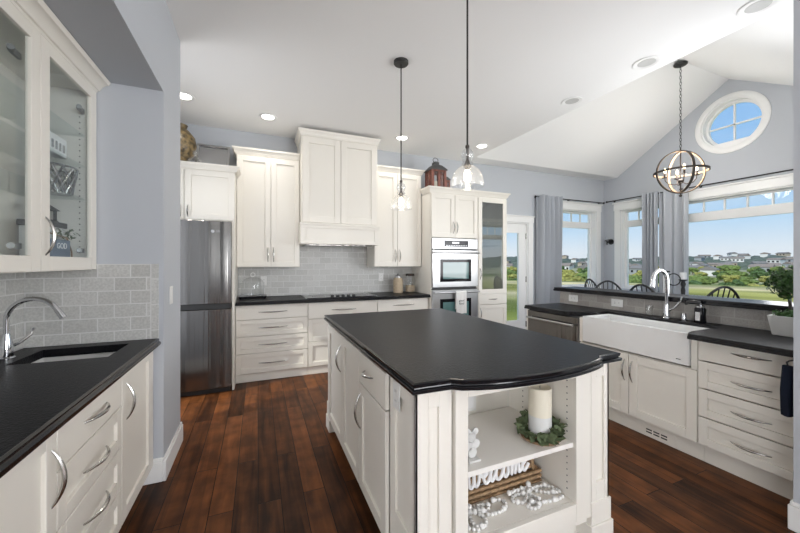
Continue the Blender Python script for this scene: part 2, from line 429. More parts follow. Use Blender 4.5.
# back wall with the glazed door and the first dining window
RW0, RW1, RZ0, RZ1 = 5.12, 6.22, .85, 2.36
DX0, DX1, DZ = 3.60, 4.46, 2.06
struct(MB().plate([(-1.45,0),(DX0,0),(DX0,DZ),(DX1,DZ),(DX1,0),(6.60,0),(6.60,HC),(-1.45,HC)],
    [[(RW0,RZ0),(RW1,RZ0),(RW1,RZ1),(RW0,RZ1)]], lambda a,b,d: Vector((a,d,b)), YB, YB+.16).build('wall_back', 'wall', smooth=False))

# right wall: gable, two windows and the round window
RC, RR = (2.715, 3.41), .36
circ = [(RC[0]+RR*math.cos(2*PI*k/64), RC[1]+RR*math.sin(2*PI*k/64)) for k in range(64)]
W2 = (3.62, 4.36); W3 = (1.195, 3.42)
struct(MB().plate([(.66,0),(YB,0),(YB,HC),(VY1,HC),(ym,VR),(VY0,HC),(.66,HC)],
    [[(W2[0],RZ0),(W2[1],RZ0),(W2[1],RZ1),(W2[0],RZ1)], [(W3[0],.75),(W3[1],.75),(W3[1],RZ1),(W3[0],RZ1)], circ],
    lambda a,b,d: Vector((d,a,b)), XR, XR+.16).build('wall_right', 'wall', smooth=False))

# wall that ends at the right of the picture, with a dining window and an added one for fill light
W4 = (5.15, 6.25)
struct(MB().plate([(2.48,0),(XR,0),(XR,HC),(2.48,HC)], [[(W4[0],.5),(W4[1],.5),(W4[1],2.36),(W4[0],2.36)], [(3.0,.8),(4.9,.8),(4.9,2.36),(3.0,2.36)]],
    lambda a,b,d: Vector((a,d,b)), .65, .80).build('wall_front', 'wall', smooth=False))
bb = MB()
bb.box(2.464, 2.4795, -7.99, .816, .001, .125); bb.box(2.48, 2.62, .8005, .816, .001, .125)
bb.box(2.470, 2.4795, -7.99, .810, .125, .145); bb.box(2.48, 2.62, .8005, .810, .125, .145)
struct(bb.build('baseboard_front', 'trim', bevel=.003))
# great room behind the camera
struct(MB().plate([(-4.6,0),(2.63,0),(2.63,HC),(-4.6,HC)], [[(x0,.6),(x0+1.8,.6),(x0+1.8,2.55),(x0,2.55)] for x0 in (-4.1,-1.9,.3)],
    lambda a,b,d: Vector((a,d,b)), -8.15, -8.0).build('wall_rear', 'wall', smooth=False))
struct(MB().plate([(-8.0,0),(.65,0),(.65,HC),(-8.0,HC)], [[(y0,.6),(y0+1.8,.6),(y0+1.8,2.55),(y0,2.55)] for y0 in (-6.5,-4.1)],
    lambda a,b,d: Vector((d,a,b)), 2.48, 2.63).build('wall_side', 'wall', smooth=False))
struct(MB().plate([(-8.0,0),(.55,0),(.55,HC),(-8.0,HC)], [[(y0,.6),(y0+1.8,.6),(y0+1.8,2.55),(y0,2.55)] for y0 in (-6.5,-4.1)],
    lambda a,b,d: Vector((d,a,b)), -4.6, -4.45).box(-4.45, -1.45, .55, .70, 0, HC).build('wall_far_left', 'wall', smooth=False))

def window(n, face, p0, a0, a1, z0, z1, trans=None, lites=0, case=.11, sash=.045, stool=True, sides=(1,1)):
    F = face_map(face, p0)
    r = thing('window_%d' % n, None, None, F((a0+a1)/2, z0, 0), kind='structure')
    c = MB()
    if case:
        if sides[0]: c.fbox(F, a0-case, a0, z0-.02, z1, 0, .020)
        if sides[1]: c.fbox(F, a1, a1+case, z0-.02, z1, 0, .020)
        c.fbox(F, a0-case-.012, a1+case+.012, z1, z1+.125, 0, .024)
        c.fbox(F, a0-case-.03, a1+case+.03, z1+.125, z1+.15, 0, .045)
        c.fbox(F, a0-case-.02, a1+case+.02, z0-.045, z0-.02, 0, .05); c.fbox(F, a0-case, a1+case, z0-.13, z0-.045, 0, .018)
        c.build('window_casing', 'trim', r, bevel=.003)
    f = MB()
    for (x0,x1,y0,y1) in ((a0,a0+.02,z0,z1),(a1-.02,a1,z0,z1),(a0+.02,a1-.02,z0,z0+.02),(a0+.02,a1-.02,z1-.02,z1)):
        f.fbox(F, x0,x1,y0,y1,-.155,-.001)
    b0, b1, c0, c1 = a0+.02, a1-.02, z0+.02, z1-.02
    d0, d1 = -.145, -.095
    f.fbox(F,b0,b0+sash,c0,c1,d0,d1); f.fbox(F,b1-sash,b1,c0,c1,d0,d1); f.fbox(F,b0+sash,b1-sash,c0,c0+sash,d0,d1); f.fbox(F,b0+sash,b1-sash,c1-sash*.6,c1,d0,d1)
    zones = [(c0+sash, c1-sash*.6)]
    if trans:
        f.fbox(F,b0+sash,b1-sash,trans[0],trans[1],d0,d1); zones = [(c0+sash,trans[0]),(trans[1],c1-sash*.6)]
        for k in range(1, lites):
            a = b0+sash+(b1-b0-2*sash)*k/lites
            f.fbox(F,a-.011,a+.011,trans[1],c1-sash*.6,-.135,-.105)
    f.build('window_frame', 'trim', r, bevel=.002)
    for (y0,y1) in zones:
        MB().fbox(F,b0+sash-.004,b1-sash+.004,y0-.004,y1+.004,-.122,-.117).build('window_pane', 'pane', r)
    return r
window(1, 'S', YB, RW0, RW1, RZ0, RZ1, (2.03,2.15), 4)
window(2, 'W', XR, W2[0], W2[1], RZ0, RZ1, (2.03,2.15), 3)
window(3, 'W', XR, W3[0], W3[1], .75, RZ1, (2.01,2.15), 8, case=.09)
window(4, 'N', .80, W4[0], W4[1], .5, 2.36, (1.98,2.10), 4)
for k, x0 in enumerate((-4.1,-1.9,.3)): window(5+k, 'N', -8.0, x0, x0+1.8, .6, 2.55, (2.1,2.2), 6, case=.09)
for k, y0 in enumerate((-6.5,-4.1)):
    window(9+k, 'W', 2.48, y0, y0+1.8, .6, 2.55, (2.1,2.2), 6, case=.09); window(11+k, 'E', -4.45, y0, y0+1.8, .6, 2.55, (2.1,2.2), 6, case=.09)  # unseen side windows, added to go with the fill lamps
window(13, 'N', .80, 3.0, 4.9, .8, 2.36, (1.98,2.10), 6, case=.09)  # unseen window made up for the two fill lamps in front of it
window(14, 'E', -1.22, 3.04, 3.80, .4, 2.3, case=0)  # unseen hall window made up to go with the hall fill lamp
# round window
r = thing('window_8', None, None, (XR, RC[0], RC[1]), kind='structure')
def ring(r0, r1, x0, x1, n=64, prof=None):
    mb = MB(); R = []
    for k in range(n):
        ca, sa = math.cos(2*PI*k/n), math.sin(2*PI*k/n)
        R.append([Vector((x, RC[0]+q*ca, RC[1]+q*sa)) for q, x in (prof or ((r0,x0),(r1,x0),(r1,x1),(r0,x1)))])
    R.append(R[0]); V = [[mb.bm.verts.new(p) for p in q] for q in R[:-1]]
    for k in range(n):
        A, B = V[k], V[(k+1)%n]
        for i in range(len(A)): mb.bm.faces.new((A[i],A[(i+1)%len(A)],B[(i+1)%len(A)],B[i]))
    return mb
ring(0,0,0,0, prof=((RR-.004,XR-.001),(RR-.004,XR-.022),(RR+.012,XR-.028),(RR+.062,XR-.022),(RR+.075,XR-.014),(RR+.075,XR-.001))).build('window_casing', 'trim', r)
ring(RR-.022, RR, XR, XR+.155).build('window_frame', 'trim', r)
m_ = ring(RR-.055, RR-.022, XR+.095, XR+.145)
m_.box(XR+.105, XR+.135, RC[0]-.010, RC[0]+.010, RC[1]-RR+.06, RC[1]+RR-.06)
m_.box(XR+.105, XR+.135, RC[0]-RR+.06, RC[0]+RR-.06, RC[1]-.010, RC[1]+.010)
m_.build('window_sash', 'trim', r)
MB().tube([(XR+.117,RC[0],RC[1]),(XR+.122,RC[0],RC[1])], RR-.06, 48).build('window_pane', 'pane', r)

# glazed exterior door
F = face_map('S', YB)
r = thing('door_1', None, None, ((DX0+DX1)/2, YB, 0), kind='structure')
c = MB(); c.fbox(F,DX1,DX1+.11,0,DZ,0,.02); c.fbox(F,DX0-.11,DX0,0,DZ,0,.02); c.fbox(F,DX0-.12,DX1+.122,DZ,DZ+.10,0,.024); c.fbox(F,DX0-.14,DX1+.14,DZ+.10,DZ+.12,0,.04)
c.build('door_casing', 'trim', r, bevel=.003)
c = MB(); c.fbox(F,DX1-.02,DX1,0,DZ,-.15,-.001); c.fbox(F,DX0,DX0+.02,0,DZ,-.15,-.001); c.fbox(F,DX0+.02,DX1-.02,DZ-.02,DZ,-.15,-.001); c.fbox(F,DX0+.02,DX1-.02,0,.02,-.15,-.001)
c.build('door_jamb', 'trim', r)
lf = MB(); la, lb = DX0+.022, DX1-.022
lf.fbox(F,la,la+.16,.022,DZ-.022,-.07,-.025); lf.fbox(F,lb-.16,lb,.022,DZ-.022,-.07,-.025); lf.fbox(F,la+.16,lb-.16,.022,.32,-.07,-.025); lf.fbox(F,la+.16,lb-.16,DZ-.18,DZ-.022,-.07,-.025)
for (x0,x1,z0,z1) in ((la+.15,la+.17,.31,DZ-.17),(lb-.17,lb-.15,.31,DZ-.17),(la+.17,lb-.17,.31,.33),(la+.17,lb-.17,DZ-.19,DZ-.17)): lf.fbox(F,x0,x1,z0,z1,-.025,-.018)
leafo = lf.build('door_leaf', 'trim', r, bevel=.002)
MB().fbox(F,la+.155,lb-.155,.315,DZ-.175,-.05,-.044).build('door_pane', 'pane', leafo)
for z in (.25,1.05,1.82):
    MB().fbox(F,lb-.012,lb+.014,z-.05,z+.05,-.024,-.016).cyl(F(lb+.001,z-.05,-.010),F(lb+.001,z+.05,-.010),.007,10).build('hinge', 'nickel', r)
MB().fbox(F,la+.035,la+.085,.9,1.1,-.025,-.018).cyl(F(la+.06,.97,-.02),F(la+.06,.97,.03),.01,10).tube([F(la+.06,.97,.03),F(la+.17,.97,.03)],.009,10).build('door_handle', 'black', r)

# half wall of the bar, and tiled splashes
PX, PZ = 2.70, .886                    # peninsula front, its counter height
SPX = 3.20
struct(MB().box(SPX, SPX+.12, .80, 2.86, 0, 1.022).build('wall_bar', 'wall', smooth=False))
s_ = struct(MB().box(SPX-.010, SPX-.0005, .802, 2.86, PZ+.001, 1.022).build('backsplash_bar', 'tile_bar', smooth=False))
struct(MB().box(-.228, 2.165, YB-.010, YB-.0005, .915, 1.80).build('backsplash_back', 'tile_x', smooth=False))
s_ = MB().box(-1.17, -.605, AY1-.010, AY1-.0005, .881, 1.335).build('backsplash_alcove', 'tile_x', smooth=False); struct(s_)
struct(MB().box(-.604, -.566, AY1-.010, AY1-.0005, .881, 1.335).box(-.5655,-.562,AY1-.010,AY1-.0005,.881,1.337).build('backsplash_border', 'tile_border', smooth=False))
struct(MB().box(AXB+.0005, AXB+.010, AY0, AY1-.011, .881, 1.30).build('backsplash_side', 'tile_y', smooth=False))

# ============================================================ WET BAR ON THE LEFT
FX = -.605                               # carcass front; doors stand 2 cm proud
F = face_map('E', FX)
LZ = .838                                # underside of the left counter
def carcass(F, a0, a1, z0, z1, depth, parent, m='cab', top=True, t=.018):
    mb = MB(); mb.fbox(F,a0,a0+t,z0,z1,-depth,0); mb.fbox(F,a1-t,a1,z0,z1,-depth,0); mb.fbox(F,a0+t,a1-t,z0,z0+t,-depth,0)
    mb.fbox(F,a0+t,a1-t,z0+t,z1,-depth,-depth+.01)
    if top: mb.fbox(F,a0+t,a1-t,z1-t,z1,-depth+.01,0)
    return mb.build('carcass', m, parent)
def toe(F, a0, a1, h, parent, d0=-.09, d1=-.07): return MB().fbox(F,a0,a1,0,h,d0,d1).build('toe_kick', 'cab', parent)
r = thing('base_cabinet', 'white single-door base cabinet at the near end of the wet bar, left of its drawers', 'cabinet', F(1.13,0,-.3))
carcass(F, .86, 1.405, .105, LZ, .55, r); toe(F, .86, 1.405, .105, r)
d = shaker(F, .863, 1.404, .112, LZ-.004, r); pull(F, 1.375, 1.375, .585, .765, .02, d)
r = thing('drawer_cabinet', 'white four-drawer base cabinet between the two doors of the wet bar', 'cabinet', F(1.68,0,-.3))
carcass(F, 1.4065, 1.9545, .105, LZ, .55, r); toe(F, 1.4065, 1.9545, .105, r)
for i, (z0,z1) in enumerate(((.678,LZ-.004),(.489,.674),(.300,.485),(.112,.296))):
    d = shaker(F, 1.408, 1.953, z0, z1, r, 'drawer', slab=(i==0), fw=.05); zc = (z0+z1)/2-(.008 if i else 0)
    pull(F, 1.585, 1.785, zc, zc, .02, d)
r = thing('sink_cabinet', 'white tall-door base cabinet under the small bar sink, against the wall end', 'cabinet', F(2.2,0,-.3))
carcass(F, 1.956, 2.475, .105, LZ, .55, r, top=False); toe(F, 1.956, 2.475, .105, r)
d = shaker(F, 1.958, 2.435, .112, LZ-.004, r); pull(F, 2.02, 2.02, .585, .76, .02, d)
MB().fbox(F,2.437,2.474,.112,LZ-.004,0,.018).build('filler_strip', 'cab', r)
# counter with the sink cut-out
hole = [(-1.05,2.09),(-.68,2.09),(-.68,2.385),(-1.05,2.385)]
r = thing('countertop', 'black granite countertop of the wet bar with a cut-out for its small sink', 'countertop', (-.86,1.65,LZ))
mb = MB().plate([(-1.168,.81),(-.565,.81),(-.565,2.478),(-1.168,2.478)], [hole], lambda a,b,d: Vector((a,b,d)), LZ+.001, .88)
mb.build('slab', 'granite', r)
e = MB()
R = [[Vector((-.566+x,y,z)) for x,z in ((0,.842),(.014,.840),(.018,.846),(.018,.858),(.010,.862),(.008,.868),(.010,.875),(.004,.880),(0,.8797))] for y in (.81,2.478)]
e.rings(R).build('moulded_edge', 'granite_edge', r)
# sink
r = thing('bar_sink', 'small white undermount sink set in the wet bar counter', 'sink', (-.865,2.24,.70))
mb = MB(); x0,x1,y0,y1 = -1.055,-.675,2.085,2.39
out = [(x0-.012,y0-.012),(x1+.012,y0-.012),(x1+.012,y1+.012),(x0-.012,y1+.012)]
inn = [(x0,y0),(x1,y0),(x1,y1),(x0,y1)]
def lp(p, z): return [Vector((a,b,z)) for a,b in p]
cx_, cy_ = (x0+x1)/2, (y0+y1)/2
sm = [(cx_+(a-cx_)*.92, cy_+(b-cy_)*.92) for a,b in inn]
mb.rings([lp(out,.68),lp(out,.8385),lp(inn,.8385),lp(sm,.70)])
mb.build('basin', 'whiteclay', r, bevel=.004); MB().lathe([(.0,.7),(.032,.7),(.032,.704),(.02,.706),(.0005,.703)],(cx_,cy_,.0005)).build('drain', 'chrome', r)
def gooseneck(name, label, base, h, reach, toward, lever, rbase=.026, rt=.0115, tip=None):
    r = thing(name, label, 'faucet', base); b = Vector(base); t = Vector(toward).normalized()
    MB().lathe([(rbase*1.2,0.001),(rbase*1.2,.006),(rbase,.012),(rbase*.95,.05),(rbase*.75,.09),(rt*1.3,.12)], base, 20).build('base', 'chrome', r)
    R = reach/2; pts = [b+Vector((0,0,.11))]
    for k in range(15):
        a = PI*k/14*(1.0 if tip is None else tip)
        pts.append(b+t*(R-R*math.cos(a))+Vector((0,0,h-R+R*math.sin(a))))
    end = pts[-1]; dirv = (pts[-1]-pts[-2]).normalized()
    MB().tube(pts, rt, 12).build('spout', 'chrome', r)
    MB().tube([end, end+dirv*.05], [rt*1.15, rt*1.3], 12).build('spray_head', 'chrome', r)
    lv = [b+Vector((0,0,.055)), b+Vector(lever)*.45+Vector((0,0,.065)), b+Vector(lever)*.9+Vector((0,0,.10)), b+Vector(lever)+Vector((0,0,.13))]
    MB().tube(lv, [.010,.007,.006,.008], 10).build('lever', 'chrome', r)
    return r
gooseneck('faucet', 'chrome gooseneck faucet beside the small wet bar sink', (-1.115,2.23,.8805), .285, .20, (.93,-.05,0), (.06,.085,0), tip=.86)

def pin_holes(points, axis, parent):
    first = None; ax = Vector(axis)*.0006
    for q in points:
        q = Vector(q)
        if first is None:
            first = MB().cyl(q-ax, q+ax, .0035, 6).build('shelf_pin_hole', 'black', parent, loc=q-world_loc(parent))
        else:
            c = first.copy(); col.objects.link(c); c.parent = parent; c.location = q-world_loc(parent)
# glass-door wall cabinet
UX = -.881; F = face_map('E', UX)
r = thing('glass_upper_cabinet', 'white wall cabinet with two glass doors above the wet bar', 'cabinet', F(1.94,1.30,-.15))
mb = MB(); d_ = .285
mb.fbox(F,1.395,1.413,1.302,2.345,-d_,0); mb.fbox(F,2.468,2.486,1.302,2.345,-d_,0); mb.fbox(F,1.413,2.468,1.302,1.322,-d_,0); mb.fbox(F,1.413,2.468,2.325,2.345,-d_,0)
mb.fbox(F,1.413,2.468,1.322,2.325,-d_,-d_+.01); mb.fbox(F,1.925,1.955,1.322,2.325,-.02,0)
mb.build('carcass', 'cabin', r)
for a0,a1,ha in ((1.397,1.939,1.905),(1.941,2.484,1.975)):
    d = shaker(F,a0,a1,1.304,2.338,r,fw=.066,glass='cabglass')
    if ha > 1.94: pull(F,ha,ha,1.375,1.545,.02,d)
for y in (1.84,2.39):
  for z in (2.19,1.41):
    MB().fbox(F,y-.005,y+.05,z-.012,z+.012,-.03,-.018).cyl(F(y,z,-.024),F(y-.03,z,-.012),.012,10).build('hinge', 'hinge', r)
crown(F,1.395,2.486,2.318,2.396,r,.28,.28,.085,ends=(1,0))
d_=bpy.data.lights.new('cabinet_light','AREA'); d_.shape='RECTANGLE'; d_.size=.12; d_.size_y=.95; d_.energy=2.5; d_.color=(.97,1,1)  # no lamp known here; added to brighten the cabinet interior
o_=bpy.data.objects.new('cabinet_light',d_); col.objects.link(o_); o_.parent=r; o_.location=F(1.94,2.322,-.10)-r.location
for k, z in enumerate((1.70,1.885,2.06)):
    MB().fbox(F,1.415,2.466,z-.004,z+.004,-.268,-.025).build('glass_shelf', 'shelfglass', r)
pin_holes([F(2.4672,z,d) for z in [1.40+.032*k for k in range(27)] for d in (-.05,-.22)], (0,1,0), r)
# things behind the glass
r = thing('letter_box', 'white box with raised letters on the upper glass shelf of the wet bar cabinet', 'box', F(2.25,1.89,-.09))
MB().fbox(F,2.15,2.33,1.8895,1.985,-.10,-.05).build('box', 'white', r, bevel=.003)
for k in range(4): MB().fbox(F,2.18+k*.035,2.192+k*.035,1.91,1.95,-.0499,-.045).build('raised_letter', 'silver', r)
r = thing('wire_basket', 'oval silver basket of crossed bands on a glass shelf of the wet bar cabinet', 'basket', F(2.33,1.705,-.12))
rim = []
for k in range(28): a = 2*PI*k/28; rim.append(F(2.35+.10*math.cos(a),1.845,-.098+.075*math.sin(a)))
MB().tube(rim,.006,8,closed=True).build('rim', 'silver', r)
bd = MB()
for k in range(12):
    for s_ in (1,-1):
        P_ = []
        for i in range(5):
            t = i/4; a = 2*PI*(k/12+s_*t*.13); q = .72+.28*t
            P_.append(F(2.35+.10*q*math.cos(a),1.709+.136*t,-.098+.075*q*math.sin(a)))
        bd.tube(P_,.0055,6)
bd.build('woven_bands', 'silver', r)
bs = MB().tube([F(2.35,1.7045,-.098),F(2.35,1.709,-.098)],.058,20).build('basket_base', 'silver', r)
r = thing('box_sign', 'grey blue block sign reading GOD at the bottom of the wet bar cabinet', 'sign', F(2.26,1.323,-.07))
blk = MB().fbox(F,2.20,2.378,1.3225,1.462,-.080,-.055).build('block', 'godblue', r, bevel=.003)
text_obj('lettering','GOD',.042,'white',r,F,2.292,1.428,-.0545,.0008)
r = thing('stacked_box', 'pale keepsake box with a dark lid behind the block sign in the wet bar cabinet', 'box', F(2.36,1.323,-.16))
MB().fbox(F,2.28,2.455,1.3225,1.53,-.215,-.105).build('box', 'pot', r, bevel=.003); MB().fbox(F,2.27,2.462,1.5305,1.560,-.22,-.10).build('lid', 'dark_roof', r, bevel=.003)
r = thing('house_lantern', 'small dark house-shaped lantern on the keepsake box in the wet bar cabinet', 'lantern', F(2.37,1.5605,-.16))
mb = MB()
for a in (2.335,2.405):
    for d in (-.19,-.13): mb.fbox(F,a-.005,a+.005,1.561,1.622,d-.006,d+.006)
mb.fbox(F,2.325,2.415,1.561,1.570,-.20,-.12); mb.build('posts', 'dark_roof', r)
p_ = [F(2.318,1.6225,-.207),F(2.422,1.6225,-.207),F(2.422,1.6225,-.113),F(2.318,1.6225,-.113)]
q_ = [F(2.36,1.662,-.166),F(2.38,1.662,-.166),F(2.38,1.662,-.154),F(2.36,1.662,-.154)]
MB().hexa(p_+q_).build('roof', 'dark_roof', r)
r = thing('silk_sprig', 'grey green leaf sprig reaching over the block sign in the wet bar cabinet', 'plant', F(2.4,1.323,-.08))
random.seed(4); mb = MB()
for k in range(46):
    a, z, d = 2.19+random.random()*.24, 1.47+random.random()*.05, -.040-random.random()*.05
    c = F(a,z,d); u = Vector((random.uniform(-1,1),random.uniform(-1,1),random.uniform(-.6,1))).normalized()*.016; w_ = u.cross(Vector((.3,.5,.8))).normalized()*.006
    vs = [mb.bm.verts.new(p) for p in (c-u,c+w_,c+u,c-w_)]; mb.bm.faces.new(vs)
mb.build('leaves', 'leaf', r); MB().tube([F(2.43,1.3235,-.07),F(2.43,1.40,-.07),F(2.38,1.475,-.07),F(2.22,1.49,-.07)],.004,6).build('stem', 'wood', r)
r = thing('small_dish', 'small tan wooden dish on a glass shelf behind the nearer glass door', 'dish', F(1.70,1.705,-.12))
MB().lathe([(.045,0),(.05,.004),(.075,.03),(.07,.031),(.045,.008),(.001,.007)],F(1.70,1.7045,-.13)).build('bowl', 'wood', r)
r = thing('metal_stand', 'low grey metal stand at the bottom behind the nearer glass door', 'stand', F(1.76,1.323,-.1))
MB().fbox(F,1.70,1.83,1.3225,1.335,-.17,-.05).build('plinth', 'silver', r); MB().fbox(F,1.79,1.82,1.3355,1.39,-.13,-.09).build('post', 'silver', r); MB().fbox(F,1.70,1.82,1.3655,1.38,-.085,-.06).build('bar', 'silver', r)

# switch plate on the wall end
def plate_switch(name, label, F, a, z, w=.075, h=.118, kind='switch'):
    r = thing(name, label, 'switch' if kind == 'switch' else 'outlet', F(a,z,0))
    MB().fbox(F,a-w/2,a+w/2,z-h/2,z+h/2,.0005,.006).build('cover_plate', 'plastic', r, bevel=.002)
    if kind == 'switch': MB().fbox(F,a-.017,a+.017,z-.033,z+.033,.0062,.010).build('rocker', 'plastic', r, bevel=.002)
    else:
        wide = w > h
        for s_ in (-1,1):
            u0, z0 = (a+s_*.02, z) if wide else (a, z+s_*.02)
            o = MB().fbox(F,u0-.015,u0+.015,z0-.015,z0+.015,.0062,.008).build('socket', 'plastic', r, bevel=.003)
            sl = MB()
            for q in (-.006,.006): 
                if wide: sl.fbox(F,u0-.005,u0+.005,z0+q-.001,z0+q+.001,.0082,.0085)
                else: sl.fbox(F,u0+q-.001,u0+q+.001,z0-.005,z0+.005,.0082,.0085)
            sl.build('slots', 'black', o)
    return r
plate_switch('light_switch','white rocker light switch on the blue grey wall end beside the refrigerator', face_map('E',AX), 2.675, 1.127)
# ============================================================ BACK RUN
# refrigerator
FY = 3.92; F = face_map('S', FY)
r = thing('refrigerator', 'stainless bottom-freezer refrigerator beside the blue grey wall end', 'refrigerator', (-.70,4.3,0))
MB().box(-1.135,-.262,FY+.065,4.66,.03,1.755).build('body', 'dark_roof', r, bevel=.004)
def curved_door(z0,z1,name):
    mb = MB(); n = 10; R = []
    for k in range(n+1):
        t = k/n; a = -1.135+.880*t; bul = .012*(1-(2*t-1)**2)
        R.append([F(a,z0,-.06),F(a,z1,-.06),F(a,z1,bul),F(a,z0,bul)])
    mb.rings(R); return mb.build(name,'steel',r,bevel=.003)
du = curved_door(.925,1.77,'door'); dl = curved_door(.06,.865,'freezer_drawer')
MB().fbox(F,-1.13,-.262,.868,.922,-.05,-.02).build('handle_recess', 'black', r)
MB().fbox(F,-1.12,-.27,.005,.055,-.06,-.03).build('kick_grille', 'black', r)
lg = MB().cyl(F(-.425,1.665,.009),F(-.425,1.665,.0125),.016,20).build('logo_disc','silver',du)
text_obj('logo_letters','LG',.030,'silver',du,F,-.375,1.665,.0105,.0008)
# cabinet above the refrigerator
CY = 4.07; F = face_map('S', CY+.02)
r = thing('fridge_surround_cabinet', 'cream cabinet with panel built around and above the refrigerator', 'cabinet', (-.70,4.4,0))
mb = MB(); mb.box(-1.15,-.2305,CY+.02,YB-.002,1.79,2.325); mb.build('carcass','cab',r)
MB().box(-.254,-.2305,CY-.10,YB-.002,.002,1.789).build('side_panel','cab',r,bevel=.002)
d = shaker(F,-1.148,-.704,1.795,2.315,r); pull(F,-.733,-.733,1.82,1.94,.02,d)
d = shaker(F,-.700,-.234,1.795,2.315,r); pull(F,-.668,-.668,1.82,1.945,.02,d)
crown(F,-1.15,-.2305,2.318,2.385,r,.255,.255,.05,ends=(0,1))
# wall cabinets
def wall_cab(name,label,a0,a1,z0,z1,yf,split,ct,hz,ends=(1,1)):
    F = face_map('S', yf+.02)
    r = thing(name,label,'cabinet',((a0+a1)/2,yf+.18,z0))
    MB().box(a0,a1,yf+.02,YB-.002,z0,z1).build('carcass','cab',r)
    for x0,x1,h in ((a0+.002,split-.0015,split-.032),(split+.0015,a1-.002,split+.032)):
        d = shaker(F,x0,x1,z0+.003,z1-.012,r,fw=.062); pull(F,h,h,hz,hz+.175,.02,d)
    crown(F,a0,a1,z1-.008,ct,r,.325,.325,.05,ends=ends); return r
wall_cab('upper_cabinet','tall cream two-door wall cabinet between the refrigerator and the range hood',-.2285,.478,1.292,2.615,4.35,.142,2.690,1.355,(1,0))
wall_cab('upper_cabinet','cream two-door wall cabinet between the range hood and the oven tower',1.452,2.160,1.292,2.600,4.35,1.79,2.668,1.355,(0,1))
# hood
F = face_map('S', 4.22); HX0, HX1 = .482, 1.449
r = thing('range_hood', 'cream panelled range hood cover above the black cooktop', 'range hood', (.96,4.45,1.57))
MB().box(HX0,HX1,4.22,YB-.002,1.80,2.89).build('hood_body','cab',r)
for x0,x1 in ((HX0+.012,.958),(.961,HX1-.012)): shaker(F,x0,x1,1.835,2.875,r,'panel',fw=.075)
mb = MB(); mb.fbox(F,HX0-.002,HX1+.001,1.572,1.80,-.47,-.115); mb.fbox(F,HX0-.014,HX1+.012,1.572,1.80,-.115,.03); mb.fbox(F,HX0-.022,HX1+.02,1.80,1.828,-.05,.045); mb.build('mantel','cab',r,bevel=.003)
fr = MB()
for x0,x1,z0,z1 in ((HX0-.014,HX1+.012,1.574,1.612),(HX0-.014,HX1+.012,1.766,1.80),(HX0-.014,HX0+.05,1.612,1.766),(HX1-.05,HX1+.012,1.612,1.766)): fr.fbox(F,x0,x1,z0,z1,.0305,.040)
fr.build('mantel_frame','cab',r,bevel=.002)
MB().box(HX0+.06,HX1-.06,4.26,4.66,1.562,1.5715).build('filter_grille','steel',r)
crown(F,HX0,HX1,2.875,2.962,r,.46,.46,.038)
# base cabinets
F = face_map('S', 4.16); BZ = .872
def base_cab(name,label,a0,a1,drawers,doors=None):
    r = thing(name,label,'cabinet',((a0+a1)/2,4.4,0))
    MB().box(a0,a1,4.16,YB-.002,.095,BZ).build('carcass','cab',r)
    MB().fbox(F,a0,a1,.002,.094,-.05,-.002).build('toe_kick','cab',r,bevel=.002)
    for i,(z0,z1) in enumerate(drawers):
        d = shaker(F,a0+.002,a1-.002,z0,z1,r,'drawer',slab=(i==0),fw=.05); zc = (z0+z1)/2; c=(a0+a1)/2
        pull(F,c-.155,c+.155,zc,zc,.02,d,r=.006)
    if doors:
        c = (a0+a1)/2
        for x0,x1,h in ((a0+.002,c-.001,c-.035),(c+.001,a1-.002,c+.035)):
            d = shaker(F,x0,x1,*doors,r); pull(F,h,h,doors[1]-.20,doors[1]-.04,.02,d)
    return r
base_cab('drawer_cabinet','cream four-drawer base cabinet next to the refrigerator',-.2285,.549,[(.707,.864),(.517,.702),(.325,.512),(.102,.320)])
base_cab('drawer_cabinet','cream wide three-drawer base cabinet under the cooktop',.5505,1.424,[(.673,.864),(.400,.668),(.102,.395)])
base_cab('base_cabinet','cream base cabinet with one drawer left of the oven tower',1.4255,2.163,[(.707,.864)],(.102,.702))
r = thing('countertop','black granite countertop along the tiled back wall','countertop',(.96,4.4,.874))
p_ = [(-.2285,4.07),(2.163,4.07),(2.163,YB-.012),(-.2285,YB-.012)]
counter_top(p_,.8735,.914,[(0,.004),(.06,0),(.5,0),(.55,.006),(.92,.006),(1,.012)],r)
# cooktop
r = thing('cooktop','black glass cooktop with front knobs set in the back counter','cooktop',(.96,4.37,.915))
MB().box(.535,1.405,4.13,4.62,.9145,.922).build('glass_top','blackgloss',r,bevel=.002)
tr = MB(); tr.box(.525,.534,4.125,4.625,.9145,.924); tr.box(1.406,1.415,4.125,4.625,.9145,.924); tr.box(.535,1.405,4.621,4.628,.9145,.923); tr.build('metal_trim','steel_light',r)
for k in range(5):
    MB().lathe([(.021,0),(.021,.018),(.017,.022),(.001,.0225)],(.85+.068*k,4.19,.9222),16).build('knob','black',r)
for x,y,q in ((.70,4.30,.08),(.70,4.50,.10),(1.24,4.30,.08),(1.24,4.50,.10),(.97,4.42,.12)):
    MB().lathe([(q,0),(q,.0006),(q-.004,.0006),(q-.004,0)],(x,y,.9222),32,cap=False).build('burner_ring','steel',r)
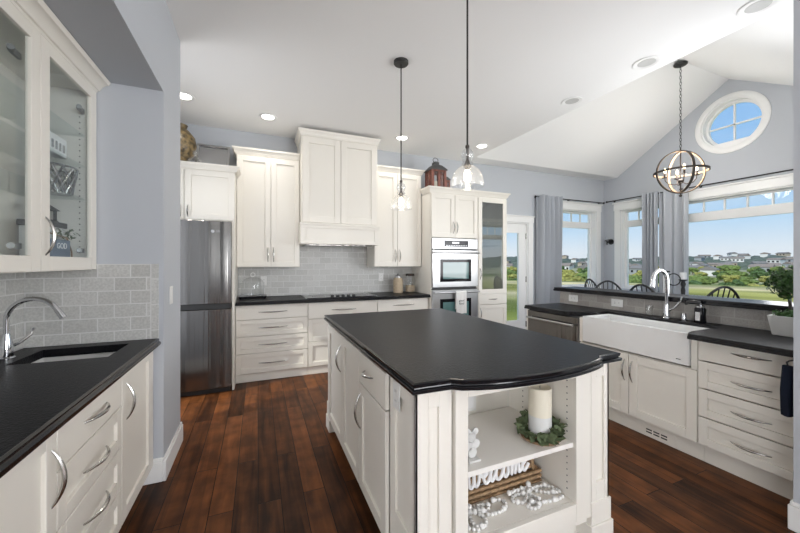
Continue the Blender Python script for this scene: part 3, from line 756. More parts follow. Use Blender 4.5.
# glass dome on tray
r = thing('cake_dome','clear glass dome with ring handle on a low black tray','cake dome',(-.07,4.5,.915))
cx,cy = -.058,4.50
mb = MB().box(cx-.155,cx+.155,cy-.13,cy+.13,.930,.945)
for x in (-.135,.135):
    for y in (-.11,.11): mb.cyl((cx+x,cy+y,.9150),(cx+x,cy+y,.930),.012,8)
mb.build('tray','blackgloss',r,bevel=.003)
fr = MB()
for x0,x1,y0,y1 in ((-.157,.157,-.134,-.1305),(-.157,.157,.1305,.134)): fr.box(cx+x0,cx+x1,cy+y0,cy+y1,.940,.966)
fr.build('rim','clearglass',r)
prof=[(.128,0),(.130,.13)]
for k in range(1,10): a=PI/2*k/9; prof.append((max(.002,.130*math.cos(a)),.13+.095*math.sin(a)))
inn=[(max(.001,q-.004),z-(.004 if z>.12 else 0)) for q,z in prof][::-1]
MB().lathe(prof,(cx,cy,.9455),32,cap=False).build('dome','clearglass',r)
rg=[]; 
for k in range(20): a=2*PI*k/20; rg.append((cx+.024*math.cos(a),cy,1.197+.024*math.sin(a)))
MB().tube(rg,.005,8,closed=True).build('ring_handle','plastic',r)
# jars
r = thing('ceramic_canister','beige speckled canister with flip lid beside the glass jar on the back counter','canister',(1.86,4.50,.915))
MB().lathe([(.066,0),(.070,.01),(.070,.17),(.064,.20),(.05,.215),(.001,.216)],(1.86,4.50,.9145),24).build('jar','kernel',r)
MB().lathe([(.052,0),(.052,.018),(.03,.030),(.012,.036),(.016,.055),(.001,.062)],(1.86,4.50,1.1315),20).build('lid','steel_light',r)
r = thing('glass_jar','clear glass storage jar with metal lid by the oven tower','jar',(2.05,4.50,.915))
MB().lathe([(.070,0),(.074,.008),(.074,.20),(.060,.225),(.060,.235)],(2.05,4.50,.9145),24,cap=False).build('jar','clearglass',r)
MB().lathe([(.066,0),(.068,.09),(.001,.10)],(2.05,4.50,.924),20).build('contents','kernel',r)
MB().lathe([(.064,0),(.064,.03),(.058,.036),(.001,.037)],(2.05,4.50,1.150),20).build('lid','dark_ring',r)
FB = face_map('S', YB-.010)
plate_switch('outlet','white outlet on the back tiles behind the glass dome',FB,.068,1.11,kind='outlet')
plate_switch('outlet','white outlet on the back tiles left of the canister',FB,1.665,1.135,kind='outlet')

# ============================================================ OVEN TOWER
F = face_map('S', 4.09); TX0,TX1,TX2 = 2.170,2.937,3.458
r = thing('oven_tower','tall cream cabinet housing the stainless double oven','cabinet',(2.55,4.4,0))
mb = MB(); mb.box(TX0,TX1,4.09,YB-.002,1.692,2.31); mb.box(TX0,TX0+.02,4.09,YB-.002,.002,1.692); mb.box(TX1-.02,TX1,4.09,YB-.002,.002,1.692); mb.box(TX0+.02,TX1-.02,4.09,YB-.002,.09,.30)
mb.build('carcass','cab',r)
MB().fbox(F,TX0,TX1,.002,.088,-.06,-.05).build('toe_kick','cab',r)
for x0,x1,h in ((TX0+.006,2.545,2.520),(2.548,TX1-.006,2.575)):
    d = shaker(F,x0,x1,1.698,2.295,r,fw=.062); pull(F,h,h,1.755,1.92,.02,d)
d = shaker(F,TX0+.006,TX1-.006,.10,.29,r,'drawer',fw=.05); pull(F,2.40,2.71,.195,.195,.02,d)
crown(F,TX0,TX1-.0005,2.305,2.385,r,.235,.605,.05,ends=(1,0))
r2 = thing('double_oven','stainless built-in double wall oven in the cream tower','oven',(2.55,4.38,.31))
MB().fbox(F,TX0+.022,TX1-.022,.303,1.688,-.56,-.002).build('oven_body','dark_roof',r2)
MB().fbox(F,TX0+.012,TX1-.012,1.538,1.682,0.0005,.026).build('control_panel','steel_light',r2,bevel=.003)
MB().fbox(F,2.37,2.76,1.567,1.655,.0265,.029).build('display','blackgloss',r2)
dg = MB()
for k in range(9): dg.fbox(F,2.40+k*.04,2.42+k*.04,1.582,1.588,.0292,.0296); 
for k in range(4): dg.fbox(F,2.50+k*.03,2.515+k*.03,1.61,1.635,.0292,.0296)
dg.build('display_marks','steel_light',r2)
for z0,z1 in ((1.005,1.520),(.40,.970)):
    d = MB().fbox(F,TX0+.012,TX1-.012,z0,z1,.0005,.034).build('oven_door','steel_light',r2,bevel=.004)
    zt = z1-.125
    MB().fbox(F,2.30,2.805,zt-.315,zt,.0345,.037).build('window_frame','blackgloss',d)
    MB().fbox(F,2.345,2.76,zt-.275,zt-.045,.0375,.0385).build('window_glass','ovenglass',d)
    MB().cyl(F(TX0+.02,z1-.035,.080),F(TX1-.02,z1-.035,.080),.012,12).cyl(F(TX0+.06,z1-.035,.033),F(TX0+.06,z1-.035,.080),.008,8).cyl(F(TX1-.06,z1-.035,.033),F(TX1-.06,z1-.035,.080),.008,8).build('handle','steel_light',d)
    MB().fbox(F,TX0+.014,TX1-.014,z1+.002,z1+.016,.0005,.012).build('vent_gap','black',d)
MB().fbox(F,TX0+.012,TX1-.012,.305,.392,.0005,.03).build('lower_trim','steel_light',r2,bevel=.003)
# towel on the lower handle
r = thing('dish_towel','white printed dish towel hanging over the lower oven handle','towel',F(2.605,.95,.08))
mb = MB(); R=[]
for k in range(13):
    a = 2.520+.168*k/12; w_=.004*math.sin(k*1.3)
    pr = [(.640,.097+w_),(.80,.096+w_),(.935,.0965)]+[(.935+.0165*math.sin(t)*1.1,.080+.0165*math.cos(t)) for t in (.5,1.0,PI/2,2.2,2.8)]+[(.92,.066),(.78,.064),(.70,.064)]
    o_ = [F(a,z,d) for z,d in pr]; i_ = [F(a,z,d+(.0022 if d<.075 else -.0022)) if z<.94 else F(a,.935+(z-.935)*.86,.080+(d-.080)*.86) for z,d in pr][::-1]
    R.append(o_+i_)
mb.rings(R); tw = mb.build('cloth','cloth',r)
text_obj('print','good\nfood',.042,'dark_roof',r,F,2.604,.80,.1015,.0004)
# glass cabinet
r = thing('glass_door_cabinet','tall cream cabinet with a glass door right of the double oven','cabinet',(3.2,4.4,0))
mb = MB(); a0,a1 = TX1+.001,TX2
mb.box(a0,a0+.02,4.09,YB-.002,.002,2.31); mb.box(a1-.02,a1,4.09,YB-.002,.002,2.31)
for z0,z1 in ((.09,.11),(.862,.892),(2.27,2.31)): mb.box(a0+.02,a1-.02,4.09,YB-.014,z0,z1)
mb.box(a0+.02,a1-.02,YB-.014,YB-.002,.09,2.31); mb.build('carcass','cabin',r)
MB().fbox(F,a0,a1,.002,.088,-.06,-.05).build('toe_kick','cab',r)
d = shaker(F,a0+.003,a1-.003,.888,2.295,r,fw=.066,glass='towerglass'); pull(F,a0+.03,a0+.03,1.10,1.27,.02,d)
d = shaker(F,a0+.003,a1-.003,.735,.882,r,'drawer',slab=True); pull(F,3.12,3.28,.81,.81,.02,d)
d = shaker(F,a0+.003,a1-.003,.10,.73,r); pull(F,a0+.035,a0+.035,.52,.69,.02,d)
crown(F,a0,a1,2.305,2.385,r,.605,.605,.05,ends=(0,1))
for z in (1.25,1.60,1.95): MB().box(a0+.022,a1-.022,4.12,YB-.016,z-.004,z+.004).build('glass_shelf','shelfglass',r)
for k,(x,z,q) in enumerate(((3.10,1.955,.075),(3.27,1.955,.065))):
    o = MB().lathe([(q*.5,0),(q*.55,.004),(q,.03),(q*.95,.031),(q*.5,.008),(.001,.007)],(x,4.35,z),20).build('bowl','pot',loc=(x,4.35,z))
    tag(o,('wide' if k==0 else 'narrower')+' white bowl on the top shelf of the tall glass door cabinet','bowl')
o = MB().lathe([(.06,0),(.065,.005),(.09,.05),(.085,.051),(.05,.012),(.001,.01)],(3.16,4.35,1.605),20).build('bowl','pot',loc=(3.16,4.35,1.605)); tag(o,'white bowl on the middle shelf of the tall glass door cabinet','bowl')

# lanterns and ornaments on the cabinets
def lantern(label,x,y,z,w,h):
    r = thing('lantern',label,'lantern',(x,y,z)); q=w/2
    fr = MB(); hb=h*.62
    fr.box(x-q,x+q,y-q,y+q,z+.001,z+.02*h/.4+.01); fr.box(x-q,x+q,y-q,y+q,z+hb-.02,z+hb)
    t=w*.07
    for sx in (-1,0,1):
        for sy in (-1,0,1):
            if (sx==0) == (sy==0) and sx==0: continue
            fr.box(x+sx*(q-t)-t,x+sx*(q-t)+t,y+sy*(q-t)-t,y+sy*(q-t)+t,z+.02,z+hb-.02)
    fr.build('frame','red_lantern',r)
    g = MB()
    for s_ in (-1,1):
        g.box(x-q+2*t,x+q-2*t,y+s_*(q-t)-.001,y+s_*(q-t)+.001,z+.03,z+hb-.02); g.box(x+s_*(q-t)-.001,x+s_*(q-t)+.001,y-q+2*t,y+q-2*t,z+.03,z+hb-.02)
    g.build('glass','clearglass',r)
    def sq(s,zz): return [Vector((x-s,y-s,zz)),Vector((x+s,y-s,zz)),Vector((x+s,y+s,zz)),Vector((x-s,y+s,zz))]
    MB().rings([sq(q*1.12,z+hb+.0005),sq(q*1.12,z+hb+.012),sq(q*.62,z+h*.80),sq(q*.34,z+h*.84),sq(q*.34,z+h*.92),sq(q*.12,z+h*.96)]).build('roof','dark_roof',r)
    rg=[(x+.055*w/.3*math.cos(2*PI*k/14),y,z+h*.965+.02*w/.3+.045*w/.3*math.sin(2*PI*k/14)) for k in range(14)]
    MB().tube(rg,.005,6,closed=True).build('ring_handle','dark_roof',r)
    MB().cyl((x,y,z+.03),(x,y,z+.03+h*.22),w*.16,14).build('candle','candle',r)
TP = 2.386
lantern('large rust red lantern with pewter roof on top of the oven tower',2.352,4.28,TP,.225,.43)
lantern('small rust red lantern behind the large one on the oven tower',2.575,4.42,TP,.13,.30)
TF = 2.386
r = thing('vase','mottled copper and green round vase on the cabinet above the refrigerator','vase',(-.80,4.36,TF))
MB().lathe([(.05,.001),(.06,.015),(.07,.05),(.145,.15),(.17,.25),(.155,.34),(.10,.41),(.07,.43),(.085,.47),(.075,.47),(.06,.43),(.001,.42)],(-.80,4.36,TF),32).build('body','vase',r)
r = thing('glass_decanter','small clear glass decanter between the vase and the silver tray','decanter',(-.63,4.28,TF))
MB().lathe([(.06,.001),(.085,.02),(.085,.06),(.03,.11),(.022,.13),(.03,.14),(.001,.141)],(-.63,4.28,TF),24).build('body','seedglass',r); MB().sphere((-.63,4.28,TF+.166),.024).build('stopper','seedglass',r)
r = thing('framed_tray','silver rimmed rectangular tray leaning on the wall above the refrigerator','tray',(-.47,4.52,TF))
def tilt(a,z,d): return Vector((a, 4.42+z*.42+d, TF+.008+z*.86))
def tbox(mb,a0,a1,z0,z1,d0,d1): mb.hexa([tilt(a0,z0,d0),tilt(a1,z0,d0),tilt(a1,z0,d1),tilt(a0,z0,d1),tilt(a0,z1,d0),tilt(a1,z1,d0),tilt(a1,z1,d1),tilt(a0,z1,d1)])
fr = MB(); A0,A1,ZT = -.66,-.31,.41
for q in ((A0,A1,0,.03),(A0,A1,ZT-.03,ZT),(A0,A0+.03,.03,ZT-.03),(A1-.03,A1,.03,ZT-.03)): tbox(fr,*q,-.02,.012)
fr.build('rim','silver',r,bevel=.003); pn = MB(); tbox(pn,A0+.03,A1-.03,.03,ZT-.03,-.004,.004); pn.build('panel','silver',r)

# ============================================================ ISLAND
IX0,IX1,IY0,IY1 = .53,1.57,1.12,2.79; IT=.8735
r = thing('kitchen_island','white panelled kitchen island with an open display bay in its near end','kitchen island',(1.05,1.95,0))
FW = face_map('W', IX0); FS = face_map('S', IY0)
mb = MB(); BX0,BX1 = .70,1.44; BZ0,BZ1 = .235,.815; BD=.40
mb.box(IX0+.02,IX1-.02,IY0+BD+.05,IY1-.02,.11,IT)                              # cabinets behind the bay
mb.box(IX0+.02,BX0+.02,IY0+.02,IY0+BD+.05,.11,IT); mb.box(BX1-.09,IX1-.02,IY0+.02,IY0+BD+.05,.11,IT)
mb.box(BX0+.02,BX1-.09,IY0+.02,IY0+BD+.05,.11,BZ0-.0); mb.box(BX0+.02,BX1-.09,IY0+.02,IY0+BD+.05,BZ1,IT)
mb.build('carcass','cab',r,smooth=False)
MB().box(IX0+.09,IX1-.09,IY0+.07,IY1-.05,.001,.109).build('toe_kick','cab',r)
# near end: face frame of the bay, a little proud of the pilasters
ff = MB(); FC = face_map('S', IY0-.0)
oL,oR = .758,1.345
for x0,x1,z0,z1 in ((BX0,oL,.15,IT),(oR,BX1,.15,IT),(oL,oR,BZ1,IT),(oL,oR,.15,BZ0)): ff.fbox(FC,x0,x1,z0,z1,-.019,.006)
ff.build('face_frame','cab',r,bevel=.002)
# bay lining stays behind the frame; its shelf
MB().box(BX0+.022,BX1-.092,IY0+.012,IY0+BD+.04,.488,.510).build('shelf','cabin',r,bevel=.001)
holes_ = []
for z in [.275+.03*k for k in range(18)]:
    if abs(z-.5) < .02: continue
    for y in (IY0+.05,IY0+.34): holes_.append((BX1-.0903,y,z))
pin_holes(holes_,(1,0,0),r)
# pilasters with a recessed panel
def pilaster(x0,x1,y0,y1,faces,plinth):
    m_ = MB(); ins=.012
    m_.box(x0+ins,x1-ins,y0+ins,y1-ins,.002,IT)
    def fr(F,a0,a1):
        w_=.032 if a1-a0<.14 else .055
        for q in ((a0,a0+w_,.14,IT),(a1-w_,a1,.14,IT),(a0+w_,a1-w_,IT-.075,IT),(a0+w_,a1-w_,.14,.30)): m_.fbox(F,*q,-ins,0)
    if 'S' in faces: fr(face_map('S',y0),x0,x1)
    if 'W' in faces: fr(face_map('W',x0),y0,y1)
    if 'E' in faces: fr(face_map('E',x1),y0,y1)
    p = m_.build('pilaster','cab',r,bevel=.0015)
    if plinth:
        MB().box(x0-.014,x1+.014,y0-.014,y1+.014,.001,.105).box(x0-.007,x1+.007,y0-.007,y1+.007,.1055,.21).build('plinth','cab',p,bevel=.002)
pilaster(IX0,.686,IY0,1.372,'SW',False)
pilaster(1.450,IX1,IY0,1.26,'SE',True)
pilaster(IX0,.62,2.685,IY1,'W',True)
pilaster(IX1-.09,IX1,2.685,IY1,'E',True)
for a0,a1,z0,z1,nm,hd in ((2.205,2.680,.125,.862,'door',(2.24,.61,.79)),(1.803,2.200,.125,.862,'door',None),(1.378,1.798,.125,.693,'door',(1.765,.445,.64))):
    d = shaker(FW,a0,a1,z0,z1,r,nm,m='cab')
    if hd: pull(FW,hd[0],hd[0],hd[1],hd[2],.02,d)
d = shaker(FW,1.378,1.798,.698,.862,r,'drawer',slab=True); pull(FW,1.55,1.68,.785,.785,.02,d)
MB().fbox(FW,1.378,2.68,.111,.124,-.018,0).build('bottom_rail','cab',r)
# far and right sides: plain panels
MB().box(IX0+.1,IX1-.1,IY1-.0195,IY1-.005,.11,IT).build('end_panel','cab',r); MB().box(IX1-.0195,IX1-.006,1.265,2.68,.11,IT).build('end_panel','cab',r)
plate_switch('outlet','white outlet on the left side of the island near its corner',FW,1.29,.795,.07,.115,'outlet')
rr_ = thing('outlet_box','white outlet cover at the back of the island bay shelf','outlet',(1.08,1.568,.58)); FE=face_map('S',IY0+BD+.05)
MB().fbox(FE,1.035,1.115,.525,.635,.0005,.008).build('cover_plate','plastic',rr_,bevel=.003); MB().fbox(FE,1.055,1.095,.545,.615,.0082,.012).build('socket','white',rr_,bevel=.003)
# top with the bowed near edge
def bez(p0,p1,p2,p3,n=14):
    return [((1-t)**3*p0[0]+3*(1-t)**2*t*p1[0]+3*(1-t)*t*t*p2[0]+t**3*p3[0],(1-t)**3*p0[1]+3*(1-t)**2*t*p1[1]+3*(1-t)*t*t*p2[1]+t**3*p3[1]) for t in [k/n for k in range(n+1)]]
edge = [(.500,1.075),(.655,1.070),(.685,1.045)]+bez((.70,1.040),(.88,.965),(1.24,.970),(1.43,1.045))+[(1.455,1.070),(1.600,1.075)]
poly = edge+[(1.600,2.815),(.500,2.815)]
r = thing('countertop','black leathered granite top of the island with a bowed near edge','countertop',(1.05,1.95,.875))
counter_top(poly,.8740,.914,OGEE,r)

# things in the island bay
SZ=.5105
cx,cy=1.240,1.228
o = MB().lathe([(.080,.0005),(.087,.002),(.094,.016),(.090,.017),(.082,.007),(.001,.006)],(cx,cy,SZ),32).build('tray','wood',loc=(cx,cy,SZ)); tag(o,'round brown wooden tray on the island bay shelf under the candle','tray')
o = thing('pillar_candle','ivory pillar candle with a marbled lower half on the brown tray','candle',(cx,cy,SZ+.007))
MB().lathe([(.052,.0075),(.052,.110)],(cx,cy,SZ),28).build('marbled_base','pot',o); MB().lathe([(.052,.1105),(.052,.236),(.049,.240),(.040,.235),(.001,.233)],(cx,cy,SZ),28).build('wax','candle',o)
MB().cyl((cx,cy,SZ+.233),(cx,cy,SZ+.246),.0015,6).build('wick','black',o)
o = thing('eucalyptus_wreath','ring of green eucalyptus leaves around the foot of the candle','wreath',(cx,cy,SZ+.008))
random.seed(11); mb=MB()
for k in range(105):
    a=random.uniform(0,2*PI); q=random.uniform(.064,.100); fr_=math.cos(a+2.36); z=SZ+.026+random.random()*(.062-.045*max(0,fr_))-(q-.07)*.25
    c=Vector((cx+q*math.cos(a),cy+q*math.sin(a),z)); L=random.uniform(.020,.033)
    u=Vector((math.cos(a+random.uniform(-1.2,1.2)),math.sin(a+random.uniform(-1.2,1.2)),random.uniform(-.5,.7))).normalized()*L
    n_=Vector((random.uniform(-1,1),random.uniform(-1,1),random.uniform(.2,1))); w_=u.cross(n_).normalized()*L*.62; nn=u.cross(w_).normalized()*L*.12
    ps=[c-u,c-u*.45+w_*.8+nn,c+u*.25+w_+nn,c+u,c+u*.25-w_+nn,c-u*.45-w_*.8+nn]
    c.z=max(c.z,SZ+.022); ps=[Vector((min(p.x,1.343),p.y,max(p.z,SZ+.0185))) for p in ps]
    vs=[mb.bm.verts.new(p) for p in ps]; ctr=mb.bm.verts.new(c)
    for i in range(6): mb.bm.faces.new((vs[i],vs[(i+1)%6],ctr))
mb.build('leaves','leaf',o)
MB().tube([(cx+.072*math.cos(2*PI*k/24),cy+.072*math.sin(2*PI*k/24),SZ+.026) for k in range(24)],.004,6,closed=True).build('twig_ring','wood',o)
# pale ornament at the left of the shelf
o = thing('leaf_ornament','pale grey cut-out metal leaf ornament at the left of the island bay shelf','ornament',(.83,1.2,SZ))
mb=MB(); mb.box(.805,.86,1.175,1.225,SZ+.0005,SZ+.008)
for x,z,q in ((.835,.03,.022),(.815,.06,.02),(.852,.065,.020),(.83,.095,.022),(.812,.12,.014),(.85,.118,.014)):
    mb.tube([(x,1.196,SZ+z),(x,1.204,SZ+z)],q,10)
mb.build('ornament','pot',o)
# lower bay: basket, welcome sign, bead strands
BZf=BZ0+.0005
r = thing('wicker_basket','brown woven basket at the back of the lower island bay','basket',(1.15,1.42,BZf))
def bk(a,t,d=0): # back slats lean
    return Vector((a,1.325+t*.085+d,BZf+.012+t*.235))
mb=MB(); mb.box(.86,1.325,1.30,1.43,BZf+.001,BZf+.012); 
for k in range(6):
    t0=k/6+.02; t1=(k+1)/6-.03
    mb.hexa([bk(.87+.004*k,t0,-.004),bk(1.315-.012*k,t0,-.004),bk(1.315-.012*k,t0,.004),bk(.87+.004*k,t0,.004),bk(.87+.004*k,t1,-.004),bk(1.315-.012*k,t1,-.004),bk(1.315-.012*k,t1,.004),bk(.87+.004*k,t1,.004)])
mb.build('woven_bands','wicker',r)
st=MB()
for k in range(8):
    a=.885+.058*k
    st.hexa([bk(a,0,-.010),bk(a+.022,0,-.010),bk(a+.022,0,-.005),bk(a,0,-.005),bk(a,1,-.010),bk(a+.022,1,-.010),bk(a+.022,1,-.005),bk(a,1,-.005)])
st.build('uprights','wicker',r)
fb=MB()
for (p,q) in (((.87,1.303),(1.32,1.303)),((.87,1.303),(.87,1.34)),((1.32,1.303),(1.32,1.34))):
    fb.tube([(p[0],p[1],BZf+.055),(q[0],q[1],BZf+.055)],.008,8); fb.tube([(p[0],p[1],BZf+.03),(q[0],q[1],BZf+.03)],.008,8)
fb.build('front_rim','wicker',r)
r = thing('welcome_sign','white cut-out script sign reading welcome leaning on the brown basket','sign',(1.05,1.27,.42))
# cursive letters drawn as one pen stroke in (x, y), x-height 1
S=[(0,1.0),(.05,.2),(.25,0),(.42,.35),(.45,.95),(.48,.3),(.65,0),(.85,.3),(.92,1.0),(1.0,.75),(1.15,.6),
   (1.3,.55),(1.55,.75),(1.5,1.0),(1.33,.95),(1.28,.4),(1.45,.02),(1.7,.15),(1.95,.9),(2.08,1.75),(1.98,1.95),(1.88,1.6),(1.88,.4),(2.0,.02),(2.2,.3),
   (2.4,.85),(2.65,1.0),(2.72,.85),(2.5,1.0),(2.35,.6),(2.42,.1),(2.65,.0),(2.9,.3),(3.1,.9),(3.3,1.0),(3.12,.95),(3.02,.45),(3.2,0),(3.42,.2),(3.45,.7),(3.3,1.0),(3.5,.9),(3.72,.98),
   (3.78,.6),(3.78,.02),(3.82,.6),(4.0,1.0),(4.1,.7),(4.1,.02),(4.14,.6),(4.32,1.0),(4.42,.7),(4.45,.1),(4.6,.1),(4.8,.5),(5.05,.75),(5.0,1.0),(4.84,.95),(4.8,.4),(4.95,.02),(5.2,.2),(5.4,.5)]
def cr_spline(P,n=5):
    out=[]
    for i in range(len(P)-1):
        p0,p1,p2,p3=[Vector((*P[max(0,min(len(P)-1,j))],0)) for j in (i-1,i,i+1,i+2)]
        for k in range(n):
            t=k/n; out.append(.5*((2*p1)+(p2-p0)*t+(2*p0-5*p1+4*p2-p3)*t*t+(3*p1-p0-3*p2+p3)*t**3))
    out.append(Vector((*P[-1],0))); return out
pts=[Vector((.855+p.x*.063, 1.255, .345+p.y*.058+p.x*.002)) for p in cr_spline(S)]
MB().tube(pts,.0075,8).build('lettering','white',r)
MB().tube([(.86,1.258,.343),(1.20,1.258,.354)],.0025,6).build('backing_wire','silver',r)
# bead strands
def strand(label,ctrl,n,rad,seed,z0):
    rnd=random.Random(seed)
    P=cr_spline([(x,y) for x,y in ctrl],12); cum=[0]
    for a,b in zip(P,P[1:]): cum.append(cum[-1]+(b-a).length)
    r=thing('bead_garland',label,'bead garland',(P[0].x,P[0].y,z0),group='white bead garlands in the island bay')
    placed=[]; s_=0; base={}
    cord=[]
    big=0
    while s_<cum[-1] and len(placed)<99:
        q=rad*(1.45 if len(placed)%6==3 else 1.0)
        k=next(i for i in range(len(cum)) if cum[i]>=s_); p=P[k]
        z=z0+q
        for (x,y,zz,qq) in placed[:-2]:
            dd=math.hypot(p.x-x,p.y-y)
            if dd<(q+qq): z=max(z,zz+math.sqrt(max(0,(q+qq)**2-dd*dd)))
        placed.append((p.x,p.y,z,q)); cord.append(Vector((p.x,p.y,z)))
        s_+=q+rad*1.02
    for q in sorted({p[3] for p in placed}):
        me=None
        for (x,y,z,qq) in placed:
            if qq!=q: continue
            if me is None:
                o=MB().sphere((x,y,z),q,10).build('bead','bead',r,loc=Vector((x,y,z))-r.location); me=o
            else:
                c=me.copy(); col.objects.link(c); c.parent=r; c.location=Vector((x,y,z))-r.location
    MB().tube(cord,.0015,5).build('cord','white',r)
strand('white bead garland looping in front at the left of the island bay floor',[(.835,1.155),(.80,1.19),(.82,1.24),(.875,1.245),(.90,1.20),(.875,1.165),(.84,1.175),(.84,1.22),(.87,1.265),(.935,1.272),(.96,1.25),(.93,1.235),(.89,1.245),(.93,1.21),(.99,1.205),(1.03,1.22),(1.045,1.25),(1.02,1.272),(.98,1.268)],99,.0088,2,BZf)
strand('white bead garland piled in loops at the right of the island bay floor',[(1.32,1.17),(1.27,1.165),(1.20,1.18),(1.155,1.195),(1.12,1.175),(1.16,1.16),(1.20,1.20),(1.18,1.245),(1.12,1.262),(1.085,1.235),(1.12,1.21),(1.17,1.235),(1.215,1.264),(1.275,1.268),(1.32,1.245),(1.335,1.20),(1.28,1.215),(1.235,1.245),(1.16,1.272),(1.09,1.27)],99,.0088,3,BZf)
# ============================================================ SINK PENINSULA ON THE RIGHT
F = face_map('W', PX+.02); CT = PZ-.039
def pen_cab(name,label,a0,a1,z1,top=True,cat='cabinet'):
    r = thing(name,label,cat,(PX+.3,(a0+a1)/2,0))
    carcass(F,a0,a1,.135,z1,.45,r,top=top); MB().fbox(F,a0,a1,.002,.134,-.075,-.058).build('toe_kick','cab',r); return r
r = pen_cab('drawer_cabinet','cream four-drawer cabinet between the farmhouse sink and the wall end',.818,1.308,CT)
for i,(z0,z1) in enumerate(((.700,CT-.006),(.517,.694),(.330,.511),(.142,.324))):
    d = shaker(F,.820,1.306,z0,z1,r,'drawer',slab=(i==0),fw=.05); zc=(z0+z1)/2+(.012 if i==0 else 0); pull(F,.955,1.138,zc,zc,.02,d)
r = pen_cab('sink_cabinet','cream two-door cabinet under the white farmhouse sink',1.3105,2.206,.625)
for a0,a1,h in ((1.312,1.762,1.735),(1.765,2.204,1.795)):
    d = shaker(F,a0,a1,.142,.622,r,fw=.062); pull(F,h,h,.405,.575,.02,d)
for a0,a1 in ((1.3105,1.345),(2.176,2.206)): MB().fbox(F,a0,a1,.630,CT-.001,-.02,.018).build('filler_strip','cab',r)
# vent in its toe kick
r = thing('floor_vent','flush white toe-kick air vent with dark slots below the sink cabinet','vent',F(1.59,.05,-.058))
MB().fbox(F,1.475,1.705,.004,.092,-.0575,-.053).build('grille_frame','cab',r,bevel=.001)
sl=MB()
for k in range(3):
    for z in (.034,.054): sl.fbox(F,1.53+k*.052,1.572+k*.052,z,z+.010,-.0525,-.0518)
sl.build('slots','black',r)
# dishwasher
r = thing('dishwasher','stainless dishwasher at the far end of the sink peninsula','dishwasher',(PX+.3,2.53,0))
MB().fbox(F,2.213,2.845,.135,CT-.006,-.45,-.001).build('body','dark_roof',r)
d = MB().fbox(F,2.216,2.842,.150,CT-.012,.0005,.024).build('door','steel',r,bevel=.003)
MB().cyl(F(2.245,.765,.062),F(2.815,.765,.062),.011,12).cyl(F(2.275,.765,.024),F(2.275,.765,.062),.007,8).cyl(F(2.785,.765,.024),F(2.785,.765,.062),.007,8).build('handle','steel_light',d)
MB().fbox(F,2.216,2.842,.01,.132,-.07,-.055).build('toe_panel','black',r)
o = MB().box(PX+.005,SPX-.002,2.848,2.862,.002,CT).build('end_panel','cab'); tag(o,'cream end panel closing the dishwasher end of the peninsula','panel')
# counter
r = thing('countertop','black granite peninsula countertop cut around the farmhouse sink','countertop',(3,1.9,CT))
XL,XD = 2.565,2.672
crv = bez((2.70,1.338),(2.64,1.338),(2.61,1.318),(XL,1.300),6)
crv2 = bez((XD,2.36),(XD,2.26),(2.80,2.30),(2.90,2.178),10)
poly = [(SPX-.012,.803),(SPX-.012,2.868),(XD,2.868)]+crv2+[(3.035,2.178),(3.035,1.338)]+crv+[(XL,.803)]
counter_top(poly,CT+.001,PZ,[(0,.003),(.06,0),(.5,0),(.55,.004),(.92,.004),(1,.009)],r)
# farmhouse sink
r = thing('farmhouse_sink','white fireclay apron-front farmhouse sink in the peninsula','sink',(2.86,1.76,.64))
x0,x1,y0,y1=2.688,3.032,1.352,2.168; zt=.866
def rr4(x0,x1,y0,y1,z): return [Vector(p) for p in ((x0,y0,z),(x1,y0,z),(x1,y1,z),(x0,y1,z))]
MB().rings([rr4(x0,x1,y0,y1,.640),rr4(x0,x1,y0,y1,zt),rr4(x0+.026,x1-.02,y0+.022,y1-.022,zt),rr4(x0+.035,x1-.03,y0+.03,y1-.03,.665)]).build('basin','whiteclay',r,bevel=.006)
MB().fbox(face_map('W',x0),1.400,1.428,.672,.678,.0003,.0008).build('maker_mark','steel',r)
MB().lathe([(.045,0),(.045,.003),(.02,.004),(.001,.002)],(2.86,1.76,.6655),20).build('drain','chrome',r)
# bar top
r = thing('bar_counter','black granite raised bar top along the half wall behind the sink','bar top',(3.3,1.8,1.03))
counter_top([(SPX-.07,.803),(SPX+.27,.803),(SPX+.27,2.90),(SPX-.07,2.90)],1.0235,1.064,[(0,.004),(.08,0),(.5,0),(.56,.005),(.9,.005),(1,.012)],r)
gooseneck('faucet','tall chrome gooseneck faucet behind the farmhouse sink',(3.105,1.715,PZ+.001),.395,.17,(-1,.06,0),(-.01,-.115,.055),rt=.0145)
r = thing('tumbler','small clear glass tumbler left of the tall sink faucet','glass',(3.12,1.86,PZ))
MB().lathe([(.026,.001),(.030,.085),(.028,.085),(.024,.006),(.001,.005)],(3.12,1.86,PZ),20,cap=False).build('body','clearglass',r); MB().lathe([(.0305,.083),(.0315,.088),(.028,.088)],(3.12,1.86,PZ),20,cap=False).build('rim','clearglass',r)
r = thing('air_switch','short chrome air switch cap right of the tall sink faucet','switch',(3.12,1.60,PZ))
MB().lathe([(.022,.001),(.022,.008),(.017,.010),(.017,.05),(.014,.056),(.001,.057)],(3.12,1.60,PZ),18).build('cap','chrome',r)
r = thing('soap_dispenser','black and chrome pump soap dispenser on the counter right of the tall faucet','soap dispenser',(3.10,1.485,PZ))
MB().lathe([(.034,.001),(.037,.01),(.033,.06),(.036,.105),(.03,.115),(.001,.116)],(3.10,1.485,PZ),20).build('bottle','blackgloss',r)
MB().lathe([(.028,.1165),(.028,.130),(.010,.135),(.010,.150),(.001,.151)],(3.10,1.485,PZ),18).build('collar','chrome',r)
MB().tube([(3.10,1.485,PZ+.150),(3.085,1.51,PZ+.155),(3.06,1.545,PZ+.150),(3.05,1.56,PZ+.135)],[.014,.016,.012,.008],10).build('pump_spout','black',r)
lb_=MB().fbox(face_map('W',3.0645),1.47,1.50,PZ+.02,PZ+.085,-.0005,.0006).build('label','silver',r)
FB = face_map('W', SPX-.010)
